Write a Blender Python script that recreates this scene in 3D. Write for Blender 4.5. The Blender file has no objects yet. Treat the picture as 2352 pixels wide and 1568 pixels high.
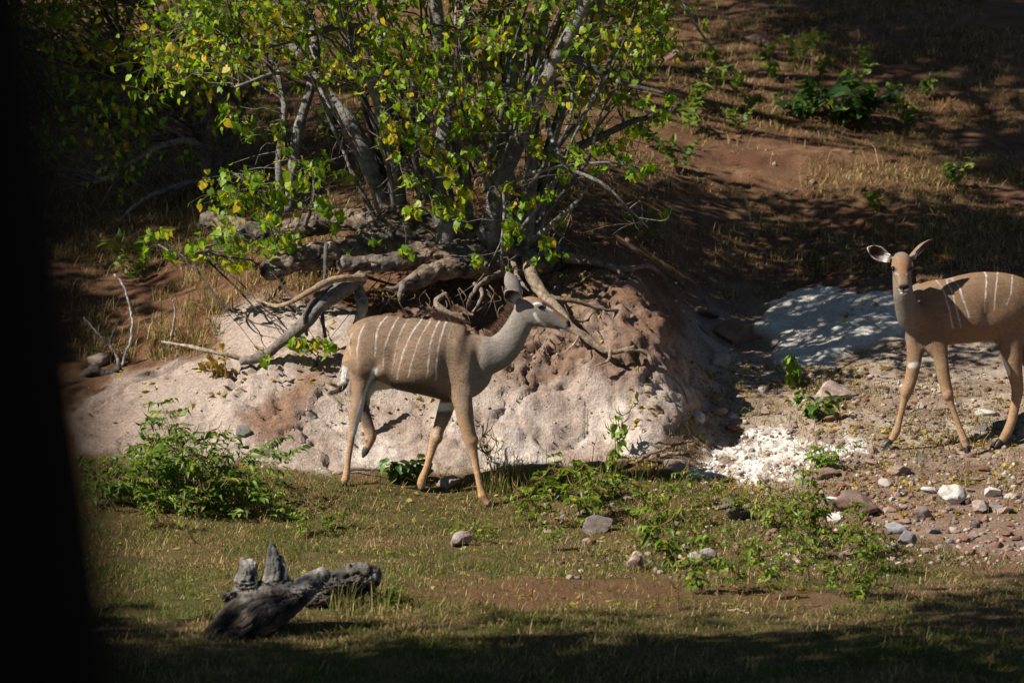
import bpy, bmesh, math, random
import numpy as np
from mathutils import Vector, Matrix
from mathutils.bvhtree import BVHTree

random.seed(7)
RNG = np.random.default_rng(7)
SC = bpy.context.scene
COL = SC.collection

# ------------------------------------------------------------------ camera, sky, sun, exposure
W, F, CX, CY = 2352.0, 8167.0, 1176.0, 784.0        # design frame of the photograph, focal length in its pixels
CAM = np.array([0.0, -25.0, 2.6])
PITCH = -0.060
FWD = np.array([0, math.cos(PITCH), math.sin(PITCH)])
UPV = np.array([0, -math.sin(PITCH), math.cos(PITCH)])

cam_data = bpy.data.cameras.new('camera')
cam = bpy.data.objects.new('camera', cam_data)
COL.objects.link(cam)
cam.location = CAM
cam.rotation_euler = (math.pi / 2 + PITCH, 0, 0)
cam_data.sensor_width = 36.0
cam_data.lens = 36.0 * F / W
cam_data.clip_start = 0.05
cam_data.clip_end = 600
cam_data.dof.use_dof = True
cam_data.dof.focus_distance = 25.3
cam_data.dof.aperture_fstop = 3.2
SC.camera = cam

SUN_DIR = np.array([0.665, 0.345, -0.66]); SUN_DIR /= np.linalg.norm(SUN_DIR)     # the way the light travels
sun_el = math.asin(-SUN_DIR[2])
sun_az = math.atan2(-SUN_DIR[0], -SUN_DIR[1])       # clockwise from +Y, towards the sun
world = bpy.data.worlds.new('World')
SC.world = world
world.use_nodes = True
wn = world.node_tree
bg = wn.nodes['Background']
sky = wn.nodes.new('ShaderNodeTexSky')
sky.sky_type = 'NISHITA'
sky.sun_disc = False
sky.sun_elevation = sun_el
sky.sun_rotation = sun_az
sky.altitude = 950
sky.air_density = 0.55
sky.dust_density = 0.35
wn.links.new(sky.outputs[0], bg.inputs[0])
bg.inputs[1].default_value = 0.05
sun_data = bpy.data.lights.new('sun', 'SUN')
sun_data.energy = 5.0
sun_data.angle = math.radians(0.55)
sun_data.color = (1.0, 0.94, 0.84)
sun = bpy.data.objects.new('sun', sun_data)
COL.objects.link(sun)
sun.rotation_euler = Vector(SUN_DIR).to_track_quat('-Z', 'Y').to_euler()

SC.view_settings.view_transform = 'Standard'
SC.view_settings.look = 'None'
SC.view_settings.exposure = 0.66
SC.view_settings.gamma = 1.0
SC.cycles.use_denoising = True
SC.cycles.max_bounces = 6
SC.cycles.diffuse_bounces = 1
SC.cycles.transparent_max_bounces = 8

# ------------------------------------------------------------------ helpers: projection, noise, meshes
def at(px, py, Y):
    d = FWD + (px - CX) / F * np.array([1.0, 0, 0]) + (CY - py) / F * UPV
    return CAM + d * ((Y - CAM[1]) / d[1])

def proj(P):
    r = P - CAM
    f = r @ FWD
    return CX + F * r[..., 0] / f, CY - F * (r @ UPV) / f

def ppm(Y):            # pixels per metre at depth Y
    return F / (Y - CAM[1])

def smooth(a, b, x):
    t = np.clip((x - a) / (b - a), 0, 1)
    return t * t * (3 - 2 * t)

def _hash(ix, iy, iz, seed):
    h = (ix * 374761393 + iy * 668265263 + iz * 2147483647 + seed * 144665) & 0xFFFFFFFF
    h = ((h ^ (h >> 13)) * 1274126177) & 0xFFFFFFFF
    h = h ^ (h >> 16)
    return (h & 0xFFFF) / 65535.0 * 2 - 1

def noise3(P, seed=0):
    P = np.asarray(P, float)
    i = np.floor(P).astype(np.int64)
    f = P - i
    u = f * f * (3 - 2 * f)
    out = 0
    for dx in (0, 1):
        wx = u[:, 0] if dx else 1 - u[:, 0]
        for dy in (0, 1):
            wy = u[:, 1] if dy else 1 - u[:, 1]
            for dz in (0, 1):
                wz = u[:, 2] if dz else 1 - u[:, 2]
                out = out + wx * wy * wz * _hash(i[:, 0] + dx, i[:, 1] + dy, i[:, 2] + dz, seed)
    return out

def fbm(P, octaves=4, seed=0, gain=0.5):
    out, a, s = 0, 1.0, 0.0
    P = np.asarray(P, float)
    for o in range(octaves):
        out = out + a * noise3(P * (2 ** o) + 17.3 * o, seed + o)
        s += a
        a *= gain
    return out / s

def np_mesh(name, V, Fc, mat=None, col=None, sm=True):
    V = np.asarray(V, np.float32)
    Fc = np.asarray(Fc, np.int32)
    me = bpy.data.meshes.new(name)
    k = Fc.shape[1]
    me.vertices.add(len(V)); me.vertices.foreach_set('co', V.ravel())
    me.loops.add(Fc.size); me.loops.foreach_set('vertex_index', Fc.ravel())
    me.polygons.add(len(Fc))
    me.polygons.foreach_set('loop_start', np.arange(0, Fc.size, k, dtype=np.int32))
    me.polygons.foreach_set('loop_total', np.full(len(Fc), k, np.int32))
    if sm:
        me.polygons.foreach_set('use_smooth', np.ones(len(Fc), bool))
    me.update(calc_edges=True)
    if col is not None:
        set_col(me, col)
    if mat is not None:
        me.materials.append(mat)
    return me

def set_col(me, col):
    a = me.color_attributes.get('Col') or me.color_attributes.new('Col', 'FLOAT_COLOR', 'POINT')
    c = np.ones((len(me.vertices), 4), np.float32)
    c[:, :3] = col
    a.data.foreach_set('color', c.ravel())

def link(name, me, parent=None, loc=None):
    o = bpy.data.objects.new(name, me)
    COL.objects.link(o)
    if parent is not None:
        o.parent = parent
    if loc is not None:
        o.location = loc
    return o

def thing(name, label, cat, loc=(0, 0, 0), group=None):
    o = bpy.data.objects.new(name, None)
    COL.objects.link(o)
    o.empty_display_size = 0.1
    o.location = loc
    return tag(o, label, cat, group)

def tag(o, label=None, cat=None, group=None, kind=None):
    if label: o['label'] = label
    if cat: o['category'] = cat
    if group: o['group'] = group
    if kind: o['kind'] = kind
    return o

def catmull(P, n):
    P = np.asarray(P, float)
    m = len(P)
    if m < 3:
        t = np.linspace(0, 1, n)[:, None]
        return P[0] * (1 - t) + P[-1] * t
    E = np.vstack([2 * P[0] - P[1], P, 2 * P[-1] - P[-2]])
    ts = np.linspace(0, m - 1 - 1e-9, n)
    i = ts.astype(int)
    t = (ts - i)[:, None]
    p0, p1, p2, p3 = E[i], E[i + 1], E[i + 2], E[i + 3]
    return 0.5 * (2 * p1 + (p2 - p0) * t + (2 * p0 - 5 * p1 + 4 * p2 - p3) * t ** 2 + (3 * p1 - p0 - 3 * p2 + p3) * t ** 3)

def norm(v):
    v = np.asarray(v, float)
    return v / np.maximum(np.linalg.norm(v, axis=-1, keepdims=True), 1e-9)

def frames(P, ref=(0, 0, 1)):
    """tangent, a (as near as can be to ref), b (sideways) along a path"""
    T = norm(np.gradient(P, axis=0))
    ref = np.asarray(ref, float)
    A = np.zeros_like(P)
    prev = None
    for i, t in enumerate(T):
        r = ref if prev is None else prev
        a = r - t * (r @ t)
        if np.linalg.norm(a) < 1e-3:
            r = np.array([1.0, 0.3, 0.1]); a = r - t * (r @ t)
        a /= np.linalg.norm(a)
        A[i] = a
        prev = a
    return T, A, np.cross(T, A)

def tube_arrays(P, R, sides=8, lump=0.0, seed=0, RB=None, cap=True):
    P = np.asarray(P, float); R = np.asarray(R, float)
    RB = R if RB is None else np.asarray(RB, float)
    T, A, B = frames(P)
    n = len(P)
    ang = np.arange(sides) / sides * 2 * math.pi
    V = P[:, None] + A[:, None] * (np.cos(ang)[None, :, None] * R[:, None, None]) + B[:, None] * (np.sin(ang)[None, :, None] * RB[:, None, None])
    V = V.reshape(-1, 3)
    if lump:
        ctr = np.repeat(P, sides, 0); rr = np.repeat(R, sides)
        k = noise3(V / max(R.mean() * 2.2, 1e-4), seed) + 0.5 * noise3(V / max(R.mean() * 0.9, 1e-4), seed + 3)
        V = V + (V - ctr) * (lump * k)[:, None]
    i = np.arange(n - 1)[:, None] * sides
    j = np.arange(sides)[None, :]
    j2 = (j + 1) % sides
    Q = np.stack([i + j, i + j2, i + sides + j2, i + sides + j], -1).reshape(-1, 4)
    if cap:
        V = np.vstack([V, P[:1], P[-1:]])
        a, b = n * sides, n * sides + 1
        jj = np.arange(sides); jj2 = (jj + 1) % sides
        c1 = np.stack([jj2, jj, np.full(sides, a), np.full(sides, a)], -1)
        o = (n - 1) * sides
        c2 = np.stack([o + jj, o + jj2, np.full(sides, b), np.full(sides, b)], -1)
        return V, Q, np.vstack([c1[:, :3], c2[:, :3]])
    return V, Q, np.zeros((0, 3), int)

def quads_to_tris(Q):
    return np.vstack([Q[:, [0, 1, 2]], Q[:, [0, 2, 3]]])

class Soup:
    """collects pieces of ONE part into one triangle mesh"""
    def __init__(s): s.V, s.T, s.C, s.n = [], [], [], 0
    def add(s, V, T, c=None):
        V = np.asarray(V, float); T = np.asarray(T)
        s.V.append(V); s.T.append(T + s.n); s.n += len(V)
        if c is not None:
            s.C.append(np.broadcast_to(np.asarray(c, float), (len(V), 3)))
    def tube(s, P, R, sides=6, lump=0, seed=0, c=None, cap=True):
        V, Q, T = tube_arrays(P, R, sides, lump, seed, cap=cap)
        s.add(V, np.vstack([quads_to_tris(Q), T]), c)
    def mesh(s, name, mat, off=None, sm=True):
        V = np.vstack(s.V)
        if off is not None: V = V - np.asarray(off)
        return np_mesh(name, V, np.vstack(s.T), mat, np.vstack(s.C) if s.C else None, sm)

# ------------------------------------------------------------------ materials
def new_mat(name):
    m = bpy.data.materials.new(name)
    m.use_nodes = True
    nt = m.node_tree
    return m, nt, nt.nodes['Principled BSDF']

def N(nt, t, **kw):
    n = nt.nodes.new(t)
    for k, v in kw.items():
        setattr(n, k, v)
    return n

def noise_node(nt, scale, detail=6, rough=0.6, coord=None, vec_scale=None):
    tc = N(nt, 'ShaderNodeTexCoord')
    n = N(nt, 'ShaderNodeTexNoise')
    n.inputs['Scale'].default_value = scale
    n.inputs['Detail'].default_value = detail
    n.inputs['Roughness'].default_value = rough
    src = tc.outputs['Object']
    if vec_scale:
        mp = N(nt, 'ShaderNodeMapping')
        mp.inputs['Scale'].default_value = vec_scale
        nt.links.new(src, mp.inputs[0])
        src = mp.outputs[0]
    nt.links.new(src, n.inputs['Vector'])
    return n

def ramp(nt, src, stops):
    r = N(nt, 'ShaderNodeValToRGB')
    e = r.color_ramp.elements
    while len(e) < len(stops): e.new(0.5)
    for el, (p, c) in zip(e, stops):
        el.position = p
        el.color = (*c, 1) if len(c) == 3 else c
    nt.links.new(src, r.inputs[0])
    return r

def attr_noise_mat(name, scale=20, lo=0.6, hi=1.35, rough=0.9, bump=0.4, bump_scale=60, bump_dist=0.01, spec=0.2, vec_scale=None, base=None):
    """colour from the mesh's Col attribute (or base), broken up by noise, with fine relief"""
    m, nt, p = new_mat(name)
    L = nt.links
    if base is None:
        src = N(nt, 'ShaderNodeAttribute', attribute_name='Col').outputs['Color']
    else:
        rg = N(nt, 'ShaderNodeRGB'); rg.outputs[0].default_value = (*base, 1); src = rg.outputs[0]
    n = noise_node(nt, scale, 8, 0.65, vec_scale=vec_scale)
    r = ramp(nt, n.outputs['Fac'], [(0.28, (lo,) * 3), (0.72, (hi,) * 3)])
    mx = N(nt, 'ShaderNodeMix', data_type='RGBA', blend_type='MULTIPLY')
    mx.inputs[0].default_value = 1
    L.new(src, mx.inputs[6]); L.new(r.outputs[0], mx.inputs[7])
    L.new(mx.outputs[2], p.inputs['Base Color'])
    p.inputs['Roughness'].default_value = rough
    p.inputs['Specular IOR Level'].default_value = spec
    if bump:
        b = noise_node(nt, bump_scale, 8, 0.7, vec_scale=vec_scale)
        bp = N(nt, 'ShaderNodeBump')
        bp.inputs['Strength'].default_value = bump
        bp.inputs['Distance'].default_value = bump_dist
        L.new(b.outputs['Fac'], bp.inputs['Height'])
        L.new(bp.outputs[0], p.inputs['Normal'])
    return m

def leaf_mat(name, trans=0.48, rough=0.45, spec=0.4, tboost=(1.3, 1.5, 0.5)):
    m, nt, p = new_mat(name)
    L = nt.links
    a = N(nt, 'ShaderNodeAttribute', attribute_name='Col')
    n = noise_node(nt, 35, 3, 0.5)
    r = ramp(nt, n.outputs['Fac'], [(0.3, (0.75,) * 3), (0.7, (1.25,) * 3)])
    mx = N(nt, 'ShaderNodeMix', data_type='RGBA', blend_type='MULTIPLY'); mx.inputs[0].default_value = 1
    L.new(a.outputs['Color'], mx.inputs[6]); L.new(r.outputs[0], mx.inputs[7])
    L.new(mx.outputs[2], p.inputs['Base Color'])
    p.inputs['Roughness'].default_value = rough
    p.inputs['Specular IOR Level'].default_value = spec
    t = N(nt, 'ShaderNodeBsdfTranslucent')
    mt = N(nt, 'ShaderNodeMix', data_type='RGBA', blend_type='MULTIPLY'); mt.inputs[0].default_value = 1
    mt.inputs[7].default_value = (*tboost, 1)
    L.new(mx.outputs[2], mt.inputs[6]); L.new(mt.outputs[2], t.inputs[0])
    ms = N(nt, 'ShaderNodeMixShader'); ms.inputs[0].default_value = trans
    out = nt.nodes['Material Output']
    L.new(p.outputs[0], ms.inputs[1]); L.new(t.outputs[0], ms.inputs[2]); L.new(ms.outputs[0], out.inputs[0])
    return m

M_GROUND = attr_noise_mat('earth', 38, 0.62, 1.32, 0.95, 0.85, 55, 0.03, 0.1)
M_BARK = attr_noise_mat('bark', 22, 0.30, 1.55, 0.92, 1.0, 34, 0.03, 0.12)
M_DEADWOOD = attr_noise_mat('dead_wood', 14, 0.35, 1.5, 0.85, 0.9, 28, 0.02, 0.2, vec_scale=(1, 1, 1))
M_ROCK = attr_noise_mat('stone', 16, 0.55, 1.35, 0.9, 0.7, 45, 0.02, 0.2)
M_LEAF = leaf_mat('leaf')
M_HERB = leaf_mat('herb_leaf', 0.35)
M_GRASS = leaf_mat('grass_blade', 0.3, 0.6, 0.2, (1.1, 1.1, 0.8))
M_STALK = attr_noise_mat('stalk', 30, 0.7, 1.25, 0.8, 0, spec=0.2)
M_FUR = attr_noise_mat('fur', 75, 0.70, 1.26, 0.8, 0.6, 110, 0.006, 0.18, vec_scale=(0.35, 1, 1))
M_HOOF = attr_noise_mat('hoof_horn', 60, 0.7, 1.3, 0.4, 0.2, 120, 0.003, 0.4)
M_HAIR = attr_noise_mat('hair', 60, 0.7, 1.3, 0.6, 0, spec=0.3)
m, nt, p = new_mat('eye_gloss')
p.inputs['Base Color'].default_value = (0.006, 0.004, 0.003, 1)
p.inputs['Roughness'].default_value = 0.08
M_EYE = m

# ------------------------------------------------------------------ ground
COLS = {
 -700: [(1568, -7), (1150, -.5), (1000, .8), (850, 2.2), (700, 3.5), (500, 6), (300, 9.5), (0, 15), (-300, 21)],
 -100: [(1568, -7), (1350, -3.8), (1150, -.5), (1020, .7), (880, 1.9), (720, 3.3), (600, 4.7), (450, 7), (300, 9.5), (0, 15), (-300, 21)],
 300: [(1568, -7), (1350, -3.8), (1150, -0.4), (1030, 0.6), (900, 1.6), (820, 2.2), (740, 2.9), (640, 4.1), (450, 7), (300, 9.5), (0, 15), (-300, 21)],
 600: [(1568, -7), (1350, -3.7), (1150, -.2), (1090, 0.35), (1000, .75), (880, 1.25), (780, 1.8), (700, 2.45), (640, 3.1), (550, 4.3), (400, 7), (200, 11), (0, 15), (-300, 21)],
 850: [(1568, -7), (1350, -3.6), (1150, -.3), (1118, .03), (1100, .27), (1060, .78), (980, 1.06), (880, 1.32), (780, 1.62), (735, 2.1), (690, 2.6), (640, 2.9), (600, 3.05), (520, 4.0), (400, 6.5), (200, 10.5), (0, 14.5)],
 1150: [(1568, -7), (1350, -3.6), (1168, .0), (1095, .55), (1060, .88), (980, 1.04), (880, 1.24), (800, 1.5), (740, 2.0), (690, 2.5), (640, 2.7), (590, 2.9), (500, 4.2), (400, 6), (200, 10), (0, 14), (-300, 21)],
 1350: [(1568, -7), (1350, -3.6), (1150, 0), (1080, .68), (1040, .98), (980, 1.1), (880, 1.27), (800, 1.5), (740, 1.72), (690, 1.95), (640, 2.35), (590, 3), (520, 4), (400, 6), (200, 10), (0, 14)],
 1500: [(1150, 0), (1070, .8), (1000, 1.0), (900, 1.3), (820, 1.55), (740, 1.95), (680, 2.5), (620, 3.4), (540, 4.8)],
 1600: [(1568, -7), (1350, -3.6), (1150, 0.05), (1060, 1.05), (980, 1.6), (900, 2.1), (820, 2.8), (740, 3.6), (660, 4.5), (500, 6.2), (400, 7.4), (200, 10.5), (0, 14.5)],
 1720: [(1150, .1), (1060, 1.2), (950, 2.1), (850, 3.0), (760, 4.0), (650, 5.2), (500, 6.8), (300, 9.3), (0, 14.5)],
 2000: [(1568, -7), (1350, -3.5), (1150, 0.0), (1035, 1.2), (900, 2.3), (780, 3.3), (680, 4.4), (600, 5.4), (450, 7.3), (300, 9.6), (0, 14.5), (-300, 21)],
 2400: [(1568, -7), (1350, -3.4), (1150, .0), (1035, 1.3), (900, 2.4), (780, 3.4), (680, 4.6), (500, 7), (300, 9.8), (0, 15), (-300, 21)],
 970: [(1130, .20)], 792: [(1119, .035)], 2033: [(1030, 1.33)], 2224: [(1048, 1.26)], 2289: [(1031, 1.47)],
 2900: [(1568, -7), (1150, .0), (1035, 1.3), (900, 2.4), (780, 3.4), (680, 4.6), (500, 7), (300, 9.8), (0, 15), (-300, 21)],
}
ctrl = [at(px, py, Y) for px, col in COLS.items() for py, Y in col]
for xx in (-60, -30, -14, 0, 14, 30, 60):
    for yy, zz in ((-12, -.32), (-25, -.75), (-60, -2.0), (45, 12.5), (90, 24)):
        ctrl.append(np.array([xx, yy, zz]))
for xx in (-60, -30, -16, 16, 30, 60):
    for yy, zz in ((-5, -.15), (0, .05), (3, .75), (8, 2.0), (15, 4.05), (24, 6.7)):
        ctrl.append(np.array([xx, yy, zz]))
ctrl = np.array(ctrl)

def tps_fit(P, z, lam=2e-4):
    n = len(P)
    d2 = ((P[:, None] - P[None]) ** 2).sum(-1)
    K = 0.5 * d2 * np.log(d2 + 1e-12)
    A = np.zeros((n + 3, n + 3))
    A[:n, :n] = K + lam * np.eye(n)
    A[:n, n:] = np.c_[np.ones(n), P]; A[n:, :n] = A[:n, n:].T
    b = np.zeros(n + 3); b[:n] = z
    return np.linalg.solve(A, b)

def tps_eval(P, w, Q):
    n = len(P); out = np.empty(len(Q))
    for s in range(0, len(Q), 20000):
        q = Q[s:s + 20000]
        d2 = ((q[:, None] - P[None]) ** 2).sum(-1)
        out[s:s + 20000] = (0.5 * d2 * np.log(d2 + 1e-12)) @ w[:n] + w[n] + q @ w[n + 1:]
    return out

def stretch(a, b, n, p=2.4):
    t = np.linspace(0, 1, n + 1)[1:]
    return a + (b - a) * t ** p

gx = np.concatenate([stretch(-5.2, -120, 26)[::-1], np.linspace(-5.2, 5.2, 460), stretch(5.2, 120, 26)])
gy = np.concatenate([stretch(-8.5, -90, 24)[::-1], np.linspace(-8.5, -1.0, 170)[:-1], np.linspace(-1.0, 3.4, 320)[:-1], np.linspace(3.4, 16, 230), stretch(16, 140, 34)])
GX, GY = np.meshgrid(gx, gy)
flat = np.c_[GX.ravel(), GY.ravel()]
tw = tps_fit(ctrl[:, :2], ctrl[:, 2])
# the smooth surface is evaluated on a thinner grid and interpolated (it is smooth), then noise adds the relief
gz0 = tps_eval(ctrl[:, :2], tw, flat)
P0 = np.c_[flat, gz0]
px0, py0 = proj(P0)
behind = (flat[:, 1] < -24.0)
px0[behind] = -9999; py0[behind] = 9999
far = (np.abs(flat[:, 0]) > 9) | (flat[:, 1] > 30) | (flat[:, 1] < -12)

def poly_mask(px, py, poly, soft):
    """signed distance to a polygon, turned to a soft 0..1 mask"""
    poly = np.asarray(poly, float)
    out = np.zeros(len(px))
    lo, hi = poly.min(0) - soft * 2, poly.max(0) + soft * 2
    sel = (px > lo[0]) & (px < hi[0]) & (py > lo[1]) & (py < hi[1])
    x, y = px[sel], py[sel]
    d = np.full(len(x), 1e9); ins = np.zeros(len(x), bool)
    for a, b in zip(poly, np.roll(poly, -1, 0)):
        ab = b - a
        t = np.clip(((x - a[0]) * ab[0] + (y - a[1]) * ab[1]) / (ab @ ab), 0, 1)
        d = np.minimum(d, np.hypot(x - a[0] - t * ab[0], y - a[1] - t * ab[1]))
        c = (a[1] > y) != (b[1] > y)
        xi = a[0] + (y - a[1]) * ab[0] / (ab[1] if ab[1] else 1e-9)
        ins ^= c & (x < xi)
    out[sel] = smooth(-soft, soft, np.where(ins, d, -d))
    return out

BANK = [(150, 960), (260, 860), (420, 815), (500, 800), (495, 745), (560, 700), (680, 690), (800, 720), (930, 735), (1090, 745), (1210, 740), (1290, 700), (1420, 700), (1520, 735), (1590, 830), (1610, 920), (1540, 985), (1500, 1040), (1380, 1062), (1180, 1075), (960, 1085), (760, 1095), (560, 1060), (330, 1060), (180, 1040)]
MOUND = [(850, 680), (1080, 640), (1240, 620), (1400, 590), (1500, 680), (1600, 820), (1600, 900), (1500, 850), (1430, 900), (1330, 850), (1230, 890), (1110, 870), (1050, 800), (930, 770)]
CHALK_A = [(1555, 1098), (1625, 1060), (1650, 1030), (1730, 990), (1790, 975), (1830, 1000), (1880, 1030), (1960, 1010), (1995, 1020), (1950, 1050), (1880, 1065), (1830, 1095), (1740, 1100), (1640, 1110)]
CHALK_B = [(1735, 760), (1750, 725), (1830, 680), (1880, 665), (1960, 690), (2040, 680), (2090, 690), (2080, 770), (1960, 800), (1900, 835), (1830, 845), (1770, 830), (1790, 780)]
GRASSLINE = np.array([(-2000, 1050), (200, 1065), (640, 1080), (800, 1100), (950, 1090), (1150, 1088), (1350, 1070), (1500, 1085), (1650, 1115), (1850, 1150), (2050, 1225), (2352, 1310), (4000, 1360)])
nA = fbm(P0 * 2.2, 4, 3)
nB = fbm(P0 * 9.0, 4, 11)
wx = px0 + nA * 26 + nB * 16
wy = py0 + fbm(P0 * 2.2 + 40, 4, 5) * 20 + nB * 9
m_bank = poly_mask(wx, wy, BANK, 14)
m_mound = poly_mask(wx, wy, MOUND, 22)
m_chA = poly_mask(wx + nB * 40, wy + nB * 18, CHALK_A, 7)
m_chB = poly_mask(wx, wy, CHALK_B, 9)
m_turf = smooth(-28, 28, wy - np.interp(wx, GRASSLINE[:, 0], GRASSLINE[:, 1])) * (flat[:, 1] < 2.0)
m_turf[far & (flat[:, 1] < 0)] = 1
m_strip = poly_mask(wx, wy + nB * 18, [(880, 1355), (1100, 1335), (1400, 1318), (1700, 1340), (1950, 1370), (1900, 1400), (1500, 1395), (1150, 1400)], 20)
m_right = smooth(1480, 1640, wx) * smooth(640, 760, wy) * (1 - m_turf)
m_hill = (1 - m_turf) * (1 - m_bank) * (1 - m_right)

# relief
rel = fbm(P0 * 1.1, 3, 21) * 0.05
rel += m_bank * (fbm(P0 * np.array([3.0, 3.0, 2.0]), 5, 31) * 0.07 + np.abs(fbm(P0 * np.array([9, 4, 4]), 4, 33)) * -0.025)
rel += m_mound * (fbm(P0 * 4.5, 5, 35, 0.6) * 0.10 - smooth(.10, .0, np.abs(fbm(P0 * np.array([5., 5, 3.]), 4, 37))) * .05)
rel -= m_bank * smooth(.07, .0, np.abs(fbm(P0 * np.array([2.6, 2.6, 1.6]), 4, 39))) * .035
rel += m_bank * smooth(1000, 1500, px0) * (1 - np.abs(fbm(P0 * np.array([4.5, 4.5, 9]), 4, 38)) * 2) * .035
rel += m_turf * (fbm(P0 * 4, 4, 41) * 0.022)
rel += m_right * (fbm(P0 * 6, 4, 43) * 0.03)
rel += m_hill * (fbm(P0 * 3, 5, 45) * 0.06 + fbm(P0 * 14, 3, 46) * 0.012)
rel += m_chA * (0.012 + np.maximum(fbm(P0 * 14, 4, 51), -0.3) * 0.05)
rel += m_chB * (0.05 + fbm(P0 * 3, 3, 53) * 0.04)
rel[far] = fbm(P0[far] * 0.3, 3, 55) * 0.15 * smooth(9, 25, np.maximum(np.abs(flat[far, 0]), flat[far, 1]))
for hx, hy, hY in ((1127, 1167, .02), (970, 1129, .22), (792, 1118, .035), (2033, 1028, 1.33), (2224, 1046, 1.27), (2289, 1030, 1.48)):      # level standing places
    h_ = at(hx, hy, hY); rel *= 1 - .9 * np.exp(-(((flat - h_[:2]) / .14) ** 2).sum(1))
Z2 = gz0.reshape(GX.shape)
dzx = np.gradient(Z2, gx, axis=1).ravel(); dzy = np.gradient(Z2, gy, axis=0).ravel()
nv = norm(np.c_[-dzx, -dzy, np.ones(len(dzx))])
lim = np.clip((m_bank + m_mound), 0, 1)[:, None]
dispv = nv * lim + np.array([0, 0, 1.0]) * (1 - lim)
GV = P0 + dispv * rel[:, None]
GV += lim * nv * (fbm(P0 * 20, 4, 61, 0.65) * (0.012 + .022 * np.clip(m_mound + smooth(1250, 1500, px0) * m_bank, 0, 1)))[:, None]
GZ = GV[:, 2].reshape(GX.shape)

# colour of each stretch of ground
c_soil = np.array([.125, .060, .034]); c_soil2 = np.array([.190, .105, .060])
c_clay = np.array([.49, .395, .335]); c_clay2 = np.array([.34, .245, .195]); c_clay3 = np.array([.68, .585, .51])
c_brown = np.array([.205, .115, .072])
c_turf = np.array([.155, .105, .048]); c_turf2 = np.array([.085, .085, .026])
c_grav = np.array([.29, .205, .145]); c_grav2 = np.array([.42, .335, .26])
c_white = np.array([.80, .765, .70])
def mixc(a, b, t): return a * (1 - t[:, None]) + b * t[:, None]
n1 = smooth(-.35, .35, fbm(P0 * 1.6, 5, 71)); n2 = smooth(-.3, .3, fbm(P0 * 4.5, 5, 73)); n3 = smooth(-.25, .3, fbm(P0 * 13, 4, 75))
GC = mixc(np.broadcast_to(c_soil, P0.shape), c_soil2, n2 * 0.7)
GC = mixc(GC, np.array([.33, .21, .11]), n1 * n3 * 0.45)
cl = mixc(np.broadcast_to(c_clay, P0.shape), c_clay2, n1 * 0.75)
cl = mixc(cl, c_clay3, n2 * smooth(820, 1000, py0) * smooth(640, 800, px0) * (px0 < 1600) * 0.8)
streak = poly_mask(wx, wy, [(560, 960), (760, 800), (790, 800), (700, 930), (680, 1010), (600, 1030)], 26)
cl = mixc(cl, np.array([.26, .145, .09]), streak * 0.85)
cl = mixc(cl, c_clay2 * .85, smooth(620, 300, px0) * 0.6)
GC = mixc(GC, cl, m_bank)
GC = mixc(GC, mixc(np.broadcast_to(c_brown, P0.shape), c_clay2, n2 * 0.55), m_mound * 0.85)
GC = mixc(GC, mixc(np.broadcast_to(c_grav, P0.shape), c_grav2, n2), m_right)
tf = mixc(np.broadcast_to(c_turf, P0.shape), c_turf2, n2 * 0.8)
tf = mixc(tf, np.array([.17, .085, .048]), np.clip(m_strip * 0.75 + n1 * n3 * 0.45, 0, 1))
GC = mixc(GC, tf, m_turf)
rocky = smooth(1750, 2000, wx) * smooth(1000, 1100, wy) * smooth(1500, 1380, wy)
GC = mixc(GC, np.array([.20, .11, .075]), rocky * 0.6)
GC = mixc(GC, mixc(np.broadcast_to(c_white, P0.shape), np.array([.60, .52, .44]), n3 * .5), np.clip(m_chA * smooth(-.22, .12, fbm(P0 * 7, 4, 78)) + m_chB * (.86 + .14 * n2), 0, 1))
nx_, ny_ = len(gx), len(gy)
idx = np.arange(nx_ * ny_).reshape(ny_, nx_)
GQ = np.stack([idx[:-1, :-1], idx[:-1, 1:], idx[1:, 1:], idx[1:, :-1]], -1).reshape(-1, 4)
ground = link('ground', np_mesh('ground', GV, GQ, M_GROUND, GC))
tag(ground, 'bare river bank of pale clay, red soil and turf rising to the hillside', 'ground', kind='structure')

BVH = BVHTree.FromPolygons(GV.tolist(), GQ.tolist(), all_triangles=False)

def gp(px, py):
    """the point of the ground seen at a pixel"""
    d = FWD + (px - CX) / F * np.array([1.0, 0, 0]) + (CY - py) / F * UPV
    h = BVH.ray_cast(Vector(CAM), Vector(d).normalized(), 400)
    return np.array(h[0]) if h[0] is not None else at(px, py, 10)

def _cell(g, x):
    i = np.clip(np.searchsorted(g, x) - 1, 0, len(g) - 2)
    return i, (x - g[i]) / (g[i + 1] - g[i])

def gz(x, y):
    x = np.atleast_1d(np.asarray(x, float)); y = np.atleast_1d(np.asarray(y, float))
    i, u = _cell(gx, x); j, v = _cell(gy, y)
    return (GZ[j, i] * (1 - u) + GZ[j, i + 1] * u) * (1 - v) + (GZ[j + 1, i] * (1 - u) + GZ[j + 1, i + 1] * u) * v

def gmask(M, x, y):
    i, _ = _cell(gx, x); j, _ = _cell(gy, y)
    return M.reshape(GX.shape)[j, i]

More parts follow.
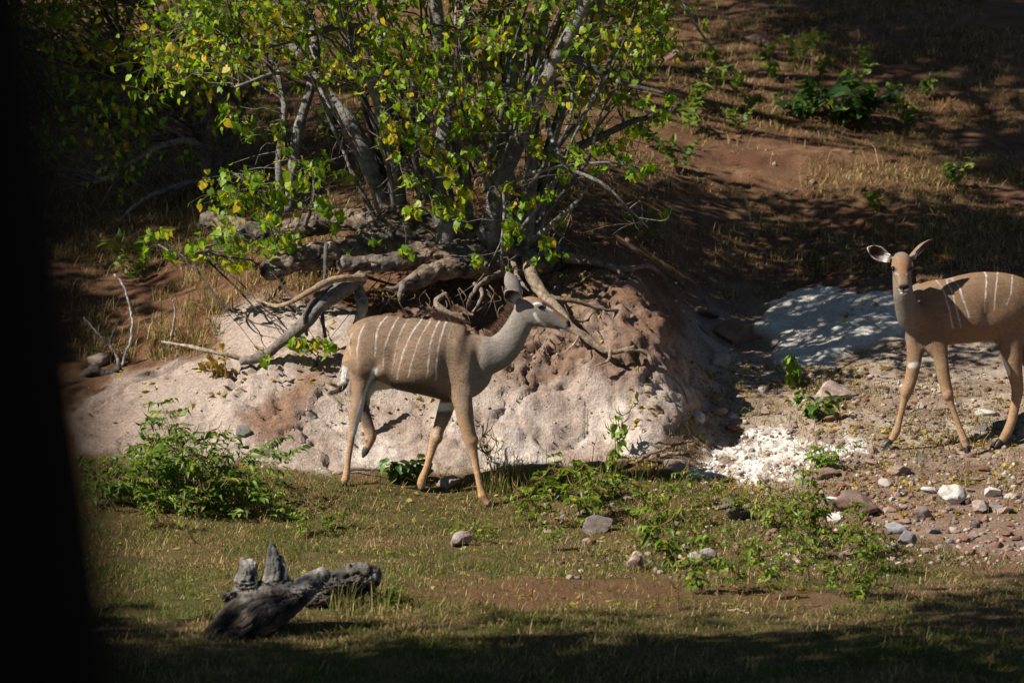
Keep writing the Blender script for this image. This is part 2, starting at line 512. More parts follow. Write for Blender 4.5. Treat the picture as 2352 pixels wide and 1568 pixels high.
# ------------------------------------------------------------------ the two antelopes
def loft(bm, secs, ref=(0, 0, 1), sides=22, n=None, power=2.0):
    """closed body through sections (centre, half height along ref, half width)"""
    C = np.array([s[0] for s in secs], float)
    A = np.array([s[1] for s in secs], float); B = np.array([s[2] for s in secs], float)
    n = n or (len(secs) * 5)
    P = catmull(C, n)
    R = catmull(np.c_[A, B, A * 0], n)
    a, b = np.maximum(R[:, 0], .004), np.maximum(R[:, 1], .004)
    T, U, S = frames(P, ref)
    U2 = norm(np.asarray(ref, float) - T * (T @ np.asarray(ref, float))[:, None])
    S2 = np.cross(T, U2)
    ang = np.arange(sides) / sides * 2 * math.pi
    ca, sa = np.cos(ang), np.sin(ang)
    e = 2.0 / power
    ca = np.sign(ca) * np.abs(ca) ** e; sa = np.sign(sa) * np.abs(sa) ** e
    V = P[:, None] + U2[:, None] * (ca[None, :, None] * a[:, None, None]) + S2[:, None] * (sa[None, :, None] * b[:, None, None])
    # rounded ends
    for end, k in ((0, 1), (-1, -1)):
        pass
    rows = [[bm.verts.new(v) for v in ring] for ring in V]
    t0 = bm.verts.new(P[0] - T[0] * min(a[0], b[0]) * 0.6); t1 = bm.verts.new(P[-1] + T[-1] * min(a[-1], b[-1]) * 0.6)
    for r0, r1 in zip(rows[:-1], rows[1:]):
        for j in range(sides):
            k = (j + 1) % sides
            bm.faces.new((r0[j], r0[k], r1[k], r1[j]))
    for j in range(sides):
        k = (j + 1) % sides
        bm.faces.new((rows[0][k], rows[0][j], t0)); bm.faces.new((rows[-1][j], rows[-1][k], t1))

def ellipsoid(bm, c, r, rot=None):
    m = Matrix.Translation(Vector(c))
    if rot is not None: m = m @ rot.to_4x4()
    m = m @ Matrix.Diagonal((r[0], r[1], r[2], 1))
    bmesh.ops.create_uvsphere(bm, u_segments=20, v_segments=12, radius=1, matrix=m)

def ear(bm, base, tip, opening, width, thick=0.006, deep=0.55):
    base, tip = np.asarray(base, float), np.asarray(tip, float)
    ax = tip - base; L = np.linalg.norm(ax); ax = ax / L
    op = np.asarray(opening, float); op = op - ax * (op @ ax); op /= np.linalg.norm(op)
    sd = np.cross(ax, op)
    nu, nv = 14, 11
    grid = []
    for i in range(nu):
        u = i / (nu - 1)
        w = width * (0.30 + 0.70 * math.sin(min(1, u / 0.55) * math.pi / 2)) * (1 if u < 0.5 else max(0.03, math.cos((u - 0.5) / 0.5 * math.pi / 2) ** 0.75))
        row = []
        for j in range(nv):
            v = j / (nv - 1) * 2 - 1
            th = v * (1.35 if u > 0.2 else 1.9)
            q = base + ax * L * u + sd * w * math.sin(th) * 0.9 - op * w * deep * (math.cos(th) * 1.3 - 0.6)
            row.append(q)
        grid.append(row)
    G = np.array(grid)
    du = np.gradient(G, axis=0); dv = np.gradient(G, axis=1)
    nn = norm(np.cross(du, dv))
    f = [[bm.verts.new(q) for q in r] for r in (G + nn * thick)]
    b = [[bm.verts.new(q) for q in r] for r in (G - nn * thick)]
    for i in range(nu - 1):
        for j in range(nv - 1):
            bm.faces.new((f[i][j], f[i][j + 1], f[i + 1][j + 1], f[i + 1][j]))
            bm.faces.new((b[i][j + 1], b[i][j], b[i + 1][j], b[i + 1][j + 1]))
    ring = [(i, 0) for i in range(nu)] + [(nu - 1, j) for j in range(1, nv)] + [(i, nv - 1) for i in range(nu - 2, -1, -1)] + [(0, j) for j in range(nv - 2, 0, -1)]
    for (i, j), (k, l) in zip(ring, ring[1:] + ring[:1]):
        bm.faces.new((f[i][j], f[k][l], b[k][l], b[i][j]))
    return dict(base=base, ax=ax, op=op, sd=sd, L=L, w=width)

def remesh(bm, voxel, smooth_it=4):
    bmesh.ops.recalc_face_normals(bm, faces=bm.faces)
    me = bpy.data.meshes.new('tmp'); bm.to_mesh(me); bm.free()
    o = bpy.data.objects.new('tmp', me); COL.objects.link(o)
    r = o.modifiers.new('r', 'REMESH'); r.mode = 'VOXEL'; r.voxel_size = voxel; r.adaptivity = 0
    s = o.modifiers.new('s', 'SMOOTH'); s.factor = 0.5; s.iterations = smooth_it
    dg = bpy.context.evaluated_depsgraph_get(); dg.update()
    out = bpy.data.meshes.new_from_object(o.evaluated_get(dg))
    bpy.data.objects.remove(o); bpy.data.meshes.remove(me)
    out.polygons.foreach_set('use_smooth', np.ones(len(out.polygons), bool))
    return out

def co(me):
    a = np.empty(len(me.vertices) * 3, np.float32); me.vertices.foreach_get('co', a); return a.reshape(-1, 3).astype(float)

def nor(me):
    a = np.empty(len(me.vertices) * 3, np.float32); me.vertices.foreach_get('normal', a); return a.reshape(-1, 3).astype(float)

def relax(me, mask, iters, f=0.6):
    """Laplacian smoothing where mask says so: melts the joints between body masses"""
    V = co(me)
    e = np.empty(len(me.edges) * 2, np.int32); me.edges.foreach_get('vertices', e); e = e.reshape(-1, 2)
    n = len(V)
    deg = np.maximum(np.bincount(e.ravel(), minlength=n), 1)
    mk = mask * f
    for _ in range(iters):
        for c in range(3):
            a = (np.bincount(e[:, 0], V[e[:, 1], c], n) + np.bincount(e[:, 1], V[e[:, 0], c], n)) / deg
            V[:, c] += mk * (a - V[:, c])
    me.vertices.foreach_set('co', V.astype(np.float32).ravel()); me.update()

def swell(me, inv, bumps):
    V = co(me); Nn = nor(me); u, v = inv(V)
    lat = smooth(.25, .8, np.abs(Nn[:, 1]))
    for cu, cv, ru, rv, amp in bumps:
        V += Nn * (1.5 * amp * lat * np.exp(-((u - cu) / ru) ** 2 - ((v - cv) / rv) ** 2))[:, None]
    me.vertices.foreach_set('co', V.astype(np.float32).ravel()); me.update()

def line_mask(u, v, pts, hw, soft=None):
    soft = soft or hw * 0.6
    pts = np.asarray(pts, float)
    if len(pts) > 2: pts = catmull(np.c_[pts, pts[:, 0] * 0], len(pts) * 5)[:, :2]
    d = np.full(len(u), 1e9)
    for a, b in zip(pts[:-1], pts[1:]):
        ab = b - a
        t = np.clip(((u - a[0]) * ab[0] + (v - a[1]) * ab[1]) / max(ab @ ab, 1e-9), 0, 1)
        d = np.minimum(d, np.hypot(u - a[0] - t * ab[0], v - a[1] - t * ab[1]))
    return smooth(hw + soft, hw - soft * 0.5, d)

def hair_strip(name, roots, dirs, length, radius, colors, parent, off, curl=0.3, seed=1, mat=None):
    rg = np.random.default_rng(seed)
    s = Soup()
    for q, d, l, c in zip(roots, dirs, length, colors):
        d = norm(d + rg.normal(0, .22, 3))
        e = norm(d + rg.normal(0, curl, 3) + np.array([0, 0, -.25]))
        P = np.array([q - d * .008, q + d * l * .5, q + d * l * .5 + e * l * .5])
        s.tube(P, [radius, radius * .8, radius * .15], 3, c=c, cap=False)
    return link(name, s.mesh(name, mat or M_HAIR, off), parent)

def coat(parent, me, cols, flow, n, seed, skip=None, scale=None):
    """short lying hair over the whole body, each blade facing outwards"""
    rg = np.random.default_rng(seed)
    V = co(me); Nn = nor(me)
    i = rg.integers(0, len(V), n)
    if skip is not None: i = i[~skip[i]]
    n = len(i)
    nn = Nn[i]; f = np.asarray(flow) + rg.normal(0, .28, (n, 3))
    d = norm(f - nn * (f * nn).sum(1, keepdims=True) + nn * .10)
    w = norm(np.cross(nn, d))
    q = V[i] + rg.normal(0, .003, (n, 3)) - nn * .0012
    L_ = (rg.uniform(.006, .013, n) * (1 if scale is None else scale[i]))[:, None]; wd = rg.uniform(.0009, .0017, n)[:, None]
    W = np.stack([q - w * wd, q + w * wd, q + d * L_], 1).reshape(-1, 3)
    c = np.repeat(np.clip(cols[i] * rg.uniform(.78, 1.24, (n, 1)), 0, 1), 3, 0)
    return tag(link('coat', np_mesh('coat', W, np.arange(len(W)).reshape(-1, 3), M_HAIR, c, False), parent), kind='stuff')

def hoof(parent, off, p_top, p_tip, r, col=(.03, .028, .027)):
    """cloven hoof: two claws side by side"""
    p_top, p_tip = np.asarray(p_top, float), np.asarray(p_tip, float)
    ax = norm(p_tip - p_top)
    side = norm(np.cross(ax, np.array([0, 0, 1.0])) if abs(ax[2]) < .95 else np.array([0, 1.0, 0]))
    bm = bmesh.new()
    for s in (-1, 1):
        c0 = p_top + side * s * r * .42; c1 = p_tip + side * s * r * .34
        loft(bm, [(c0, r * .9, r * .52), (c0 * .55 + c1 * .45, r * .85, r * .55), (c1, r * .28, r * .25)], sides=10, n=8)
    me = bpy.data.meshes.new('hoof')
    for v in bm.verts: v.co -= Vector(off)
    bmesh.ops.recalc_face_normals(bm, faces=bm.faces)
    bm.to_mesh(me); bm.free()
    me.polygons.foreach_set('use_smooth', np.ones(len(me.polygons), bool))
    set_col(me, np.broadcast_to(np.array(col), (len(me.vertices), 3)))
    me.materials.append(M_HOOF)
    return link('hoof', me, parent)

def eyeball(parent, off, c, r):
    bm = bmesh.new()
    ellipsoid(bm, np.asarray(c) - np.asarray(off), (r, r, r))
    me = bpy.data.meshes.new('eye'); bm.to_mesh(me); bm.free()
    me.polygons.foreach_set('use_smooth', np.ones(len(me.polygons), bool))
    me.materials.append(M_EYE)
    return link('eye', me, parent)

BROWN = np.array([.278, .186, .122]); GREY = np.array([.262, .226, .192]); TAN = np.array([.445, .275, .155])
WHITE = np.array([.76, .73, .69]); BLACK = np.array([.02, .017, .015]); RUST = np.array([.27, .135, .065])

def blend(C, m, c, k=1.0):
    m = (m * k)[:, None]
    return C * (1 - m) + np.asarray(c) * m

# ---- first antelope: walking to the right in profile.  (u, v) = pixels of the enlarged photograph, 850 to the metre
Y1 = 0.12
def k1(u, v, dy=0.0):
    return at((u / 1.4936 + 1250) / 1.7415, (v / 1.4936 + 1030) / 1.7415, Y1 + dy)
def k1inv(P):
    px, py = proj(P)
    return (px * 1.7415 - 1250) * 1.4936, (py * 1.7415 - 1030) * 1.4936
S1 = 850.0
bm = bmesh.new()
def sec(u, top, bot, hw, dy=0.0): return (k1(u, (top + bot) / 2, dy), (bot - top) / 2 / S1, hw)
loft(bm, [sec(240, 478, 640, .07), sec(256, 446, 690, .11), sec(295, 398, 690, .14), sec(355, 348, 680, .155), sec(440, 337, 715, .172), sec(500, 341, 775, .184), sec(560, 349, 800, .192), sec(640, 363, 818, .198), sec(730, 368, 838, .186), sec(810, 376, 858, .160), sec(870, 402, 868, .138), sec(920, 434, 850, .115), sec(965, 458, 800, .085), sec(1000, 480, 730, .05)], power=2.0, n=70)
# neck and head
loft(bm, [(k1(860, 600), .20, .13), (k1(905, 600), .195, .125), (k1(965, 592), .170, .112), (k1(1035, 584), .146, .092), (k1(1100, 570), .127, .078), (k1(1160, 518), .113, .069), (k1(1210, 445), .098, .062), (k1(1245, 378), .090, .056), (k1(1268, 325), .080, .052)], n=45)
loft(bm, [(k1(1225, 282), .055, .045), (k1(1262, 300), .090, .058), (k1(1305, 318), .104, .066), (k1(1355, 334), .099, .066), (k1(1400, 352), .083, .056), (k1(1445, 372), .066, .045), (k1(1485, 390), .053, .037), (k1(1515, 403), .043, .033), (k1(1532, 410), .028, .026)], n=45, power=2.15)
ellipsoid(bm, k1(1352, 283, -.048), (.040, .020, .024))          # brow
ellipsoid(bm, k1(1352, 283, .048), (.040, .020, .024))
ellipsoid(bm, k1(1345, 378, -.030), (.055, .026, .030))          # jaw
ellipsoid(bm, k1(1345, 378, .030), (.055, .026, .030))
ellipsoid(bm, k1(1500, 432, 0), (.042, .024, .013))              # lower lip
e1 = ear(bm, k1(1240, 258, -.040), k1(1152, 200, -.135), (-.35, -1.0, -.12), .066, deep=.75)
e2 = ear(bm, k1(1236, 236, .035), k1(1160, 84, .085), (-.5, 1.0, .1), .066)
# legs
def leg(pts, dy):
    """upper limb flattened against the trunk, lower limb round"""
    loft(bm, [(k1(u, v, dy * (.62 if v < 780 else .62 + .38 * min(1, (v - 780) / 130))), r / S1, r / S1 * (.85 if v > 860 else (.55 + .3 * max(0, (v - 700) / 160) if v > 700 else .55))) for u, v, r in pts], ref=(1, 0, 0), sides=16, n=len(pts) * 5)
leg([(880, 690, 85), (885, 770, 80), (893, 840, 66), (905, 900, 56), (915, 970, 51), (932, 1040, 45), (946, 1095, 41), (960, 1150, 29), (973, 1220, 22), (988, 1300, 20.5), (1003, 1370, 21), (1017, 1418, 27), (1038, 1452, 22), (1052, 1470, 22)], -.095)
leg([(850, 740, 70), (825, 820, 62), (800, 890, 50), (778, 960, 44), (755, 1020, 38), (735, 1072, 37), (717, 1135, 26), (697, 1205, 22), (676, 1270, 21), (658, 1318, 25), (650, 1352, 26), (652, 1375, 22)], .10)
leg([(330, 560, 110), (310, 640, 96), (290, 710, 74), (281, 770, 58), (274, 830, 47), (266, 890, 42), (256, 945, 36), (246, 1000, 29), (234, 1070, 21), (222, 1150, 18.5), (212, 1220, 18), (204, 1285, 21), (196, 1320, 23), (190, 1345, 20)], -.085)
leg([(350, 600, 100), (345, 690, 85), (325, 770, 62), (300, 830, 46), (288, 868, 42), (300, 905, 38), (318, 950, 34), (333, 1000, 33), (347, 1050, 33), (346, 1085, 31), (333, 1118, 27), (322, 1140, 24)], .09)
ellipsoid(bm, k1(318, 1088, .07), (.012, .012, .016))
ellipsoid(bm, k1(420, 745, .05), (.15, .07, .055))
# knees and hocks
ellipsoid(bm, k1(950, 1092, -.095), (.050, .043, .058)); ellipsoid(bm, k1(742, 1070, .10), (.046, .040, .055))
ellipsoid(bm, k1(238, 950, -.085), (.030, .028, .050)); ellipsoid(bm, k1(282, 862, .09), (.034, .030, .045))
ellipsoid(bm, k1(1014, 1420, -.095), (.034, .030, .032)); ellipsoid(bm, k1(200, 1318, -.085), (.028, .025, .028))
# haunches and shoulders
for s in (-1, 1):
    ellipsoid(bm, k1(312, 600, s * .07), (.125, .080, .150), Matrix.Rotation(.2, 3, 'Y'))
    ellipsoid(bm, k1(890, 660, s * .075), (.085, .050, .18), Matrix.Rotation(-.30, 3, 'Y'))
# tail
loft(bm, [(k1(240, 480), .02, .03), (k1(206, 550, -.01), .020, .024), (k1(196, 620, -.015), .024, .024), (k1(201, 690, -.015), .034, .028), (k1(193, 750, -.01), .028, .024), (k1(160, 790), .020, .018), (k1(120, 808), .008, .008)], ref=(1, 0, 0), sides=12)
body1 = remesh(bm, 0.0062, 3)
V = co(body1); u, v = k1inv(V)
mk = smooth(930, 800, v) * smooth(1240, 1120, u) * (1 - .75 * np.exp(-((u - 395) / 70) ** 2 - ((v - 715) / 60) ** 2))
mk *= 1 - smooth(216, 206, u) * smooth(560, 620, v)
relax(body1, np.clip(mk, .03, 1) * (1 - .97 * ((u > 1120) & (v < 300))), 70)
swell(body1, k1inv, [(905, 720, 70, 110, .020), (800, 690, 38, 120, -.012), (480, 600, 55, 90, -.016), (325, 410, 40, 35, .008), (395, 690, 45, 40, .012), (620, 720, 140, 70, .008), (985, 600, 35, 110, -.014), (870, 520, 40, 70, .008), (945, 810, 36, 50, .010), (560, 480, 120, 40, -.006), (250, 600, 25, 120, -.006)])
V = co(body1); Nn = nor(body1)
V += Nn * (fbm(V * 9, 3, 5) * .003)[:, None]
body1.vertices.foreach_set('co', V.astype(np.float32).ravel()); body1.update()
u, v = k1inv(V); dy = V[:, 1] - Y1
wob = fbm(V * 25, 3, 8)
uu, vv = u + wob * 5, v + fbm(V * 25 + 9, 3, 9) * 5
C = np.broadcast_to(BROWN, V.shape).copy()
C = blend(C, smooth(560, 380, v) * smooth(980, 800, u), BROWN * .86)
C = blend(C, smooth(900, 1080, u + (v - 560) * .25) * smooth(900, 760, v), GREY)
C = blend(C, smooth(860, 1130, v), TAN)
C = blend(C, smooth(1090, 1250, v) * (u > 600), TAN * np.array([1.12, 1.06, 1.0]))
C = blend(C, smooth(330, 200, u) * smooth(900, 650, v), TAN * .80, .6)
C *= (1 + 0.16 * fbm(V * 6, 4, 19) + .10 * fbm(V * np.array([14., 40, 40]), 2, 20))[:, None]
body_only = (u < 960) & (v < 860)
for pts, hw, k in [
    ([(240, 440), (220, 510), (228, 590)], 4, .5), ([(312, 400), (275, 480), (265, 600)], 5, .75),
    ([(445, 350), (390, 430), (375, 590)], 5.5, .95), ([(515, 352), (462, 450), (428, 560), (420, 665)], 5.5, .95),
    ([(570, 370), (518, 470), (488, 600), (475, 690)], 4.5, .6), ([(655, 366), (578, 480), (526, 620), (505, 725)], 6, 1),
    ([(705, 375), (642, 480), (602, 600), (570, 712)], 5, .8), ([(762, 366), (712, 480), (692, 620), (684, 718)], 6.5, 1),
    ([(800, 380), (766, 480), (742, 620), (738, 728)], 6.5, 1), ([(840, 395), (812, 480), (802, 640)], 4, .35),
    ([(800, 490), (850, 500), (890, 590), (950, 680)], 7, .08)]:
    C = blend(C, line_mask(u + wob * 5, v, pts, hw * .50, hw * .60) * (v < 780) * (.35 + .65 * smooth(-.35, .15, fbm(V * 22, 3, 44))), WHITE, k * .74)
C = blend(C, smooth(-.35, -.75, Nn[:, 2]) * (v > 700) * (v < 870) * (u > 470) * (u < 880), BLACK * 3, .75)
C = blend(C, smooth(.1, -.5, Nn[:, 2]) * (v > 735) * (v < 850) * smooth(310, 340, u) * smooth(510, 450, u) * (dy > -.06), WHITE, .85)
C = blend(C, line_mask(uu, vv, [(372, 672), (340, 760), (312, 830), (292, 900), (275, 960), (262, 1010), (253, 1050)], 15) * (dy < -.0), np.array([.66, .66, .64]), .95)
C = blend(C, line_mask(uu, vv, [(735, 893), (830, 888)], 20) * (dy > .0), WHITE, .95)
C = blend(C, line_mask(uu, vv, [(735, 935), (830, 940)], 12) * (dy > .0), BLACK * 6, .5)
C = blend(C, line_mask(uu, vv, [(900, 1115), (922, 1165), (938, 1215), (948, 1250)], 9), WHITE, .85)
C = blend(C, line_mask(uu, vv, [(745, 1035), (730, 1060)], 12) * (dy > 0), WHITE, .35)
C = blend(C, line_mask(uu, vv, [(305, 880), (330, 980)], 34) * (dy > .05), np.array([.13, .10, .08]), .8)
# face
head = smooth(1225, 1255, u) * (v < 470) * (v > 180)
C = blend(C, line_mask(u, v, [(1235, 232), (1300, 232), (1360, 252), (1420, 292), (1480, 335), (1525, 372)], 17, 10) * head, RUST, .85)
C = blend(C, line_mask(u, v, [(1375, 268), (1430, 300)], 5) * head, BLACK * 3, .8)
C = blend(C, line_mask(u, v, [(1326, 338), (1342, 366), (1362, 385), (1388, 402)], 8) * head, WHITE, .95)
C = blend(C, line_mask(u, v, [(1322, 276), (1350, 272), (1378, 284)], 4) * head, WHITE, .7)
C = blend(C, line_mask(u, v, [(1385, 292), (1432, 318)], 5) * head, WHITE, .85)
C = blend(C, line_mask(u, v, [(1360, 297), (1388, 300)], 8) * head, BLACK * 2, .85)
C = blend(C, line_mask(u, v, [(1480, 438), (1532, 424)], 9) * head, WHITE, .9)
C = blend(C, line_mask(u, v, [(1452, 410), (1485, 422), (1520, 427)], 3.2) * head, BLACK * 1.5, .95)
C = blend(C, line_mask(u, v, [(1530, 388), (1536, 402)], 12) * head, BLACK, .97)
C = blend(C, line_mask(u, v, [(1400, 320), (1412, 350), (1405, 372)], 2.5) * head, BLACK * 6, .35)
def paint_ear(C, V, Nn, e, inner=(.075, .032, .026)):
    r = V - e['base']; a = r @ e['ax'] / e['L']; s = np.abs(r @ e['sd']) / e['w']; o = r @ e['op']
    near = (a > .12) & (a < 1.08) & (s < 1.15) & (np.abs(o) < e['w'] * 1.3)
    inside = smooth(.05, .4, Nn @ e['op']) * near
    C = blend(C, near.astype(float) * (1 - inside) * smooth(.2, .4, a), GREY * .8, .7)
    C = blend(C, inside, np.array([.45, .38, .33]))
    C = blend(C, inside * smooth(.86, .58, s) * smooth(.2, .3, a) * smooth(.96, .82, a), np.array(inner))
    tuft = np.sin((r @ e['sd']) * 420 + a * 9) * .5 + .5
    C = blend(C, inside * smooth(.55, .22, a) * smooth(.2, .6, tuft), WHITE, .8)
    return C
C = paint_ear(C, V, Nn, e1); C = paint_ear(C, V, Nn, e2)
# tail
tl = (u < 232) & (v > 560) & (v < 840)
C = blend(C, tl * smooth(214, 200, u + wob * 8) * smooth(615, 665, v + wob * 20) * smooth(770, 740, v), WHITE, .95)
C = blend(C, tl * smooth(725, 765, v), np.array([.09, .05, .032]), .95)
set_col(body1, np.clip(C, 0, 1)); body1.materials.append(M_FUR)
base1 = np.array([k1(640, 0)[0], Y1, float(gz(k1(640, 0)[0], Y1)[0])])
kudu1 = thing('antelope', 'brown white-striped antelope in profile, walking right in front of the tangled roots', 'antelope', base1, 'striped antelopes on the bank')
body1.transform(Matrix.Translation(Vector(-base1)))
link('body', body1, kudu1)
coat(kudu1, body1, C, (-.55, 0, -.8), 110000, 11, (u > 1120) & (v < 300), np.where((v > 850) | (u > 1230), .5, 1.0))
eyeball(kudu1, base1, k1(1361, 296, -.056), .0165); eyeball(kudu1, base1, k1(1361, 296, .056), .0165)
hoof(kudu1, base1, k1(1046, 1468, -.095), k1(1072, 1494, -.095), .026)
hoof(kudu1, base1, k1(651, 1372, .10), k1(660, 1396, .10), .026)
hoof(kudu1, base1, k1(190, 1342, -.085), k1(196, 1368, -.085), .024)
hoof(kudu1, base1, k1(325, 1136, .09), k1(300, 1192, .09), .029, (.06, .058, .056))
rg = np.random.default_rng(3)
R_, D_, L_, K_ = [], [], [], []
pth = catmull(np.array([k1(a, b) for a, b in [(730, 372), (780, 372), (830, 386), (880, 402), (910, 422)]]), 50)
for t in range(700):
    q = pth[rg.integers(0, 50)] + np.array([rg.normal(0, .006), rg.normal(0, .014), .006]); R_.append(q)
    D_.append(np.array([-.6, rg.normal(0, .15), .9])); L_.append(rg.uniform(.04, .085)); K_.append(np.array([.075, .043, .028]) * rg.uniform(.6, 1.6))
pth = catmull(np.array([k1(a, b, .015) for a, b in [(1050, 466), (1095, 450), (1130, 412), (1165, 360), (1195, 305), (1215, 265)]]), 60)
for t in range(620):
    i = rg.integers(0, 60)
    q = pth[i] + np.array([rg.normal(0, .006), rg.normal(0.01, .012), -.004]); R_.append(q)
    D_.append(np.array([-.75, rg.normal(0.05, .15), .55 + i / 200])); L_.append(rg.uniform(.03, .075)); K_.append(np.array([.115, .062, .036]) * rg.uniform(.6, 1.6))
hair_strip('mane', R_, D_, L_, .0017, K_, kudu1, base1, seed=4)
R_, D_, L_, K_ = [], [], [], []
for t in range(620):
    s = rg.uniform()
    q = catmull(np.array([k1(198, 640, -.015), k1(203, 700, -.015), k1(195, 750, -.01), k1(160, 790), k1(125, 806)]), 40)[int(s * 39)]
    white = s < .48
    R_.append(q + rg.normal(0, .012, 3) * (1 - s * .7)); D_.append(np.array([-.15 - s * 1.1, rg.normal(0, .2), -1 + s * .75]))
    L_.append(rg.uniform(.03, .07)); K_.append((WHITE if white and q is not None and rg.uniform() < .8 else np.array([.07, .04, .026])) * rg.uniform(.7, 1.2))
hair_strip('tail_brush', R_, D_, L_, .0018, K_, kudu1, base1, curl=.15, seed=5)

# ---- second antelope: standing at the right edge, body turned away, head towards the viewer
Y2 = 1.42
def k2(u, v, dy=0.0):
    return at((u / 1.5683 + 3100) / 1.7415, (v / 1.568 + 900) / 1.7415, Y2 + dy)
def k2inv(P):
    px, py = proj(P)
    return (px * 1.7415 - 3100) * 1.5683, (py * 1.7415 - 900) * 1.568
def k2h(u, v, dy=0.0):
    return k2(u, v, dy - .15 * min(1, max(0, (620 - v) / 240)))
S2 = 845.0
def dep(u): return (u - 900) / 845 * .20          # the body recedes to the right
bm = bmesh.new()
def sec2(u, top, bot, hw): return (k2(u, (top + bot) / 2, dep(u)), (bot - top) / 2 / S2, hw)
loft(bm, [sec2(858, 470, 700, .075), sec2(895, 400, 790, .12), sec2(945, 358, 785, .145), sec2(1010, 338, 765, .160), sec2(1090, 336, 752, .178), sec2(1180, 312, 745, .19), sec2(1280, 292, 735, .188), sec2(1380, 290, 720, .175), sec2(1470, 304, 705, .165), sec2(1560, 345, 690, .145), sec2(1620, 400, 640, .11), sec2(1650, 450, 560, .05)], power=2.2, n=70)
ellipsoid(bm, k2(885, 675, -.03), (.080, .085, .13))
loft(bm, [(k2h(960, 560, .06), .15, .15), (k2h(895, 580, -.03), .125, .135), (k2h(850, 560, -.10), .092, .112), (k2h(822, 500, -.13), .076, .090), (k2h(805, 430, -.14), .070, .076), (k2h(798, 350, -.13), .068, .070), (k2h(795, 280, -.12), .066, .066), (k2h(795, 235, -.13), .06, .06)], ref=(0, 1, 0.01), n=45)
# head: from the poll forward (towards the viewer) and down
hp = [(k2h(793, 212, -.07), .050, .052), (k2h(793, 230, -.12), .078, .069), (k2h(795, 256, -.17), .092, .074), (k2h(797, 284, -.22), .090, .069), (k2h(800, 318, -.275), .074, .056), (k2h(804, 352, -.325), .060, .046), (k2h(807, 384, -.365), .050, .042), (k2h(808, 402, -.385), .036, .035)]
loft(bm, hp, ref=(0, -.75, .66), n=45, power=2.2)
ellipsoid(bm, k2h(806, 424, -.335), (.030, .035, .016))
for s in (-1, 1):
    ellipsoid(bm, k2h(796 + s * 50, 260, -.205), (.022, .034, .016))
f1 = ear(bm, k2h(728, 222, -.10), k2h(578, 140, -.13), (-.12, -1, .25), .060, deep=.7)
f2 = ear(bm, k2h(845, 205, -.09), k2h(1005, 80, -.02), (.55, -.55, -.7), .058, deep=.7)
def leg2(pts, wk=.85, back=0.):
    loft(bm, [(k2(a, b, d + back), r / S2, r / S2 * (wk if b > 820 else .62)) for a, b, r, d in pts], ref=(1, 0, 0), sides=16, n=len(pts) * 5)
leg2([(895, 640, 70, .0), (885, 730, 66, -.04), (875, 810, 55, -.05), (868, 880, 45, -.06), (855, 950, 40, -.065), (838, 1010, 38, -.07), (824, 1055, 34, -.07), (808, 1110, 23, -.07), (792, 1175, 21, -.07), (776, 1240, 21, -.07), (762, 1290, 27, -.07), (738, 1335, 24, -.075), (716, 1358, 20, -.085)])
leg2([(1000, 620, 80, -.06), (1020, 710, 70, -.09), (1036, 800, 54, -.10), (1048, 880, 45, -.105), (1060, 960, 41, -.11), (1075, 1020, 38, -.11), (1088, 1070, 34, -.11), (1108, 1130, 22, -.115), (1135, 1205, 19.5, -.12), (1160, 1275, 19.5, -.125), (1180, 1335, 25, -.13), (1196, 1375, 22, -.14), (1203, 1395, 20, -.145)])
leg2([(1480, 480, 115, .25), (1485, 580, 118, .22), (1480, 680, 100, .21), (1482, 770, 80, .21), (1492, 850, 62, .215), (1505, 930, 50, .22), (1518, 1000, 42, .225), (1520, 1050, 37, .225), (1508, 1120, 32, .22), (1492, 1195, 30, .215), (1474, 1255, 30, .21), (1452, 1305, 30, .205), (1424, 1345, 26, .20), (1410, 1358, 22, .195)], back=-.13)
leg2([(1580, 480, 110, .50), (1590, 600, 100, .50), (1590, 720, 85, .51), (1600, 840, 58, .52), (1640, 930, 46, .53), (1668, 1000, 40, .54), (1672, 1060, 34, .54), (1668, 1140, 26, .53), (1660, 1230, 24, .52), (1652, 1300, 27, .51), (1640, 1345, 22, .50)], back=-.22)
for uu_, vv_, s in ((960, 560, -.07), (1010, 700, -.08)):
    ellipsoid(bm, k2(uu_, vv_, s), (.09, .06, .15), Matrix.Rotation(.15, 3, 'Y'))
loft(bm, [(k2(1650, 450, dep(1650)), .03, .03), (k2(1672, 560, dep(1670)), .026, .024), (k2(1676, 680, dep(1670)), .028, .024), (k2(1672, 760, dep(1670)), .01, .01)], ref=(1, 0, 0), sides=12)
ellipsoid(bm, k2(822, 1046, -.075), (.042, .040, .055)); ellipsoid(bm, k2(1084, 1062, -.115), (.042, .040, .055)); ellipsoid(bm, k2(1532, 1030, .095), (.034, .034, .055))
ellipsoid(bm, k2(758, 1298, -.07), (.034, .032, .034)); ellipsoid(bm, k2(1184, 1345, -.13), (.031, .030, .032)); ellipsoid(bm, k2(1448, 1310, .075), (.036, .032, .034))
body2 = remesh(bm, 0.0062, 3)
V = co(body2); u, v = k2inv(V)
mk = smooth(900, 780, v) * np.maximum(smooth(890, 960, u), smooth(430, 520, v))
relax(body2, np.clip(mk, .03, 1), 70)
swell(body2, k2inv, [(1010, 640, 60, 110, .010), (1110, 650, 40, 100, -.006), (1250, 620, 90, 80, .006), (1340, 560, 40, 70, -.010), (1470, 560, 90, 120, .010), (905, 690, 22, 60, -.010)])
V = co(body2); Nn = nor(body2)
V += Nn * (fbm(V * 9, 3, 6) * .0035)[:, None]
body2.vertices.foreach_set('co', V.astype(np.float32).ravel()); body2.update()
u, v = k2inv(V); dy = V[:, 1] - Y2
wob = fbm(V * 25, 3, 8)
C = np.broadcast_to(BROWN * np.array([.82, .76, .68]), V.shape).copy()  # coat darkened throughout, partly to stand in for shade on it
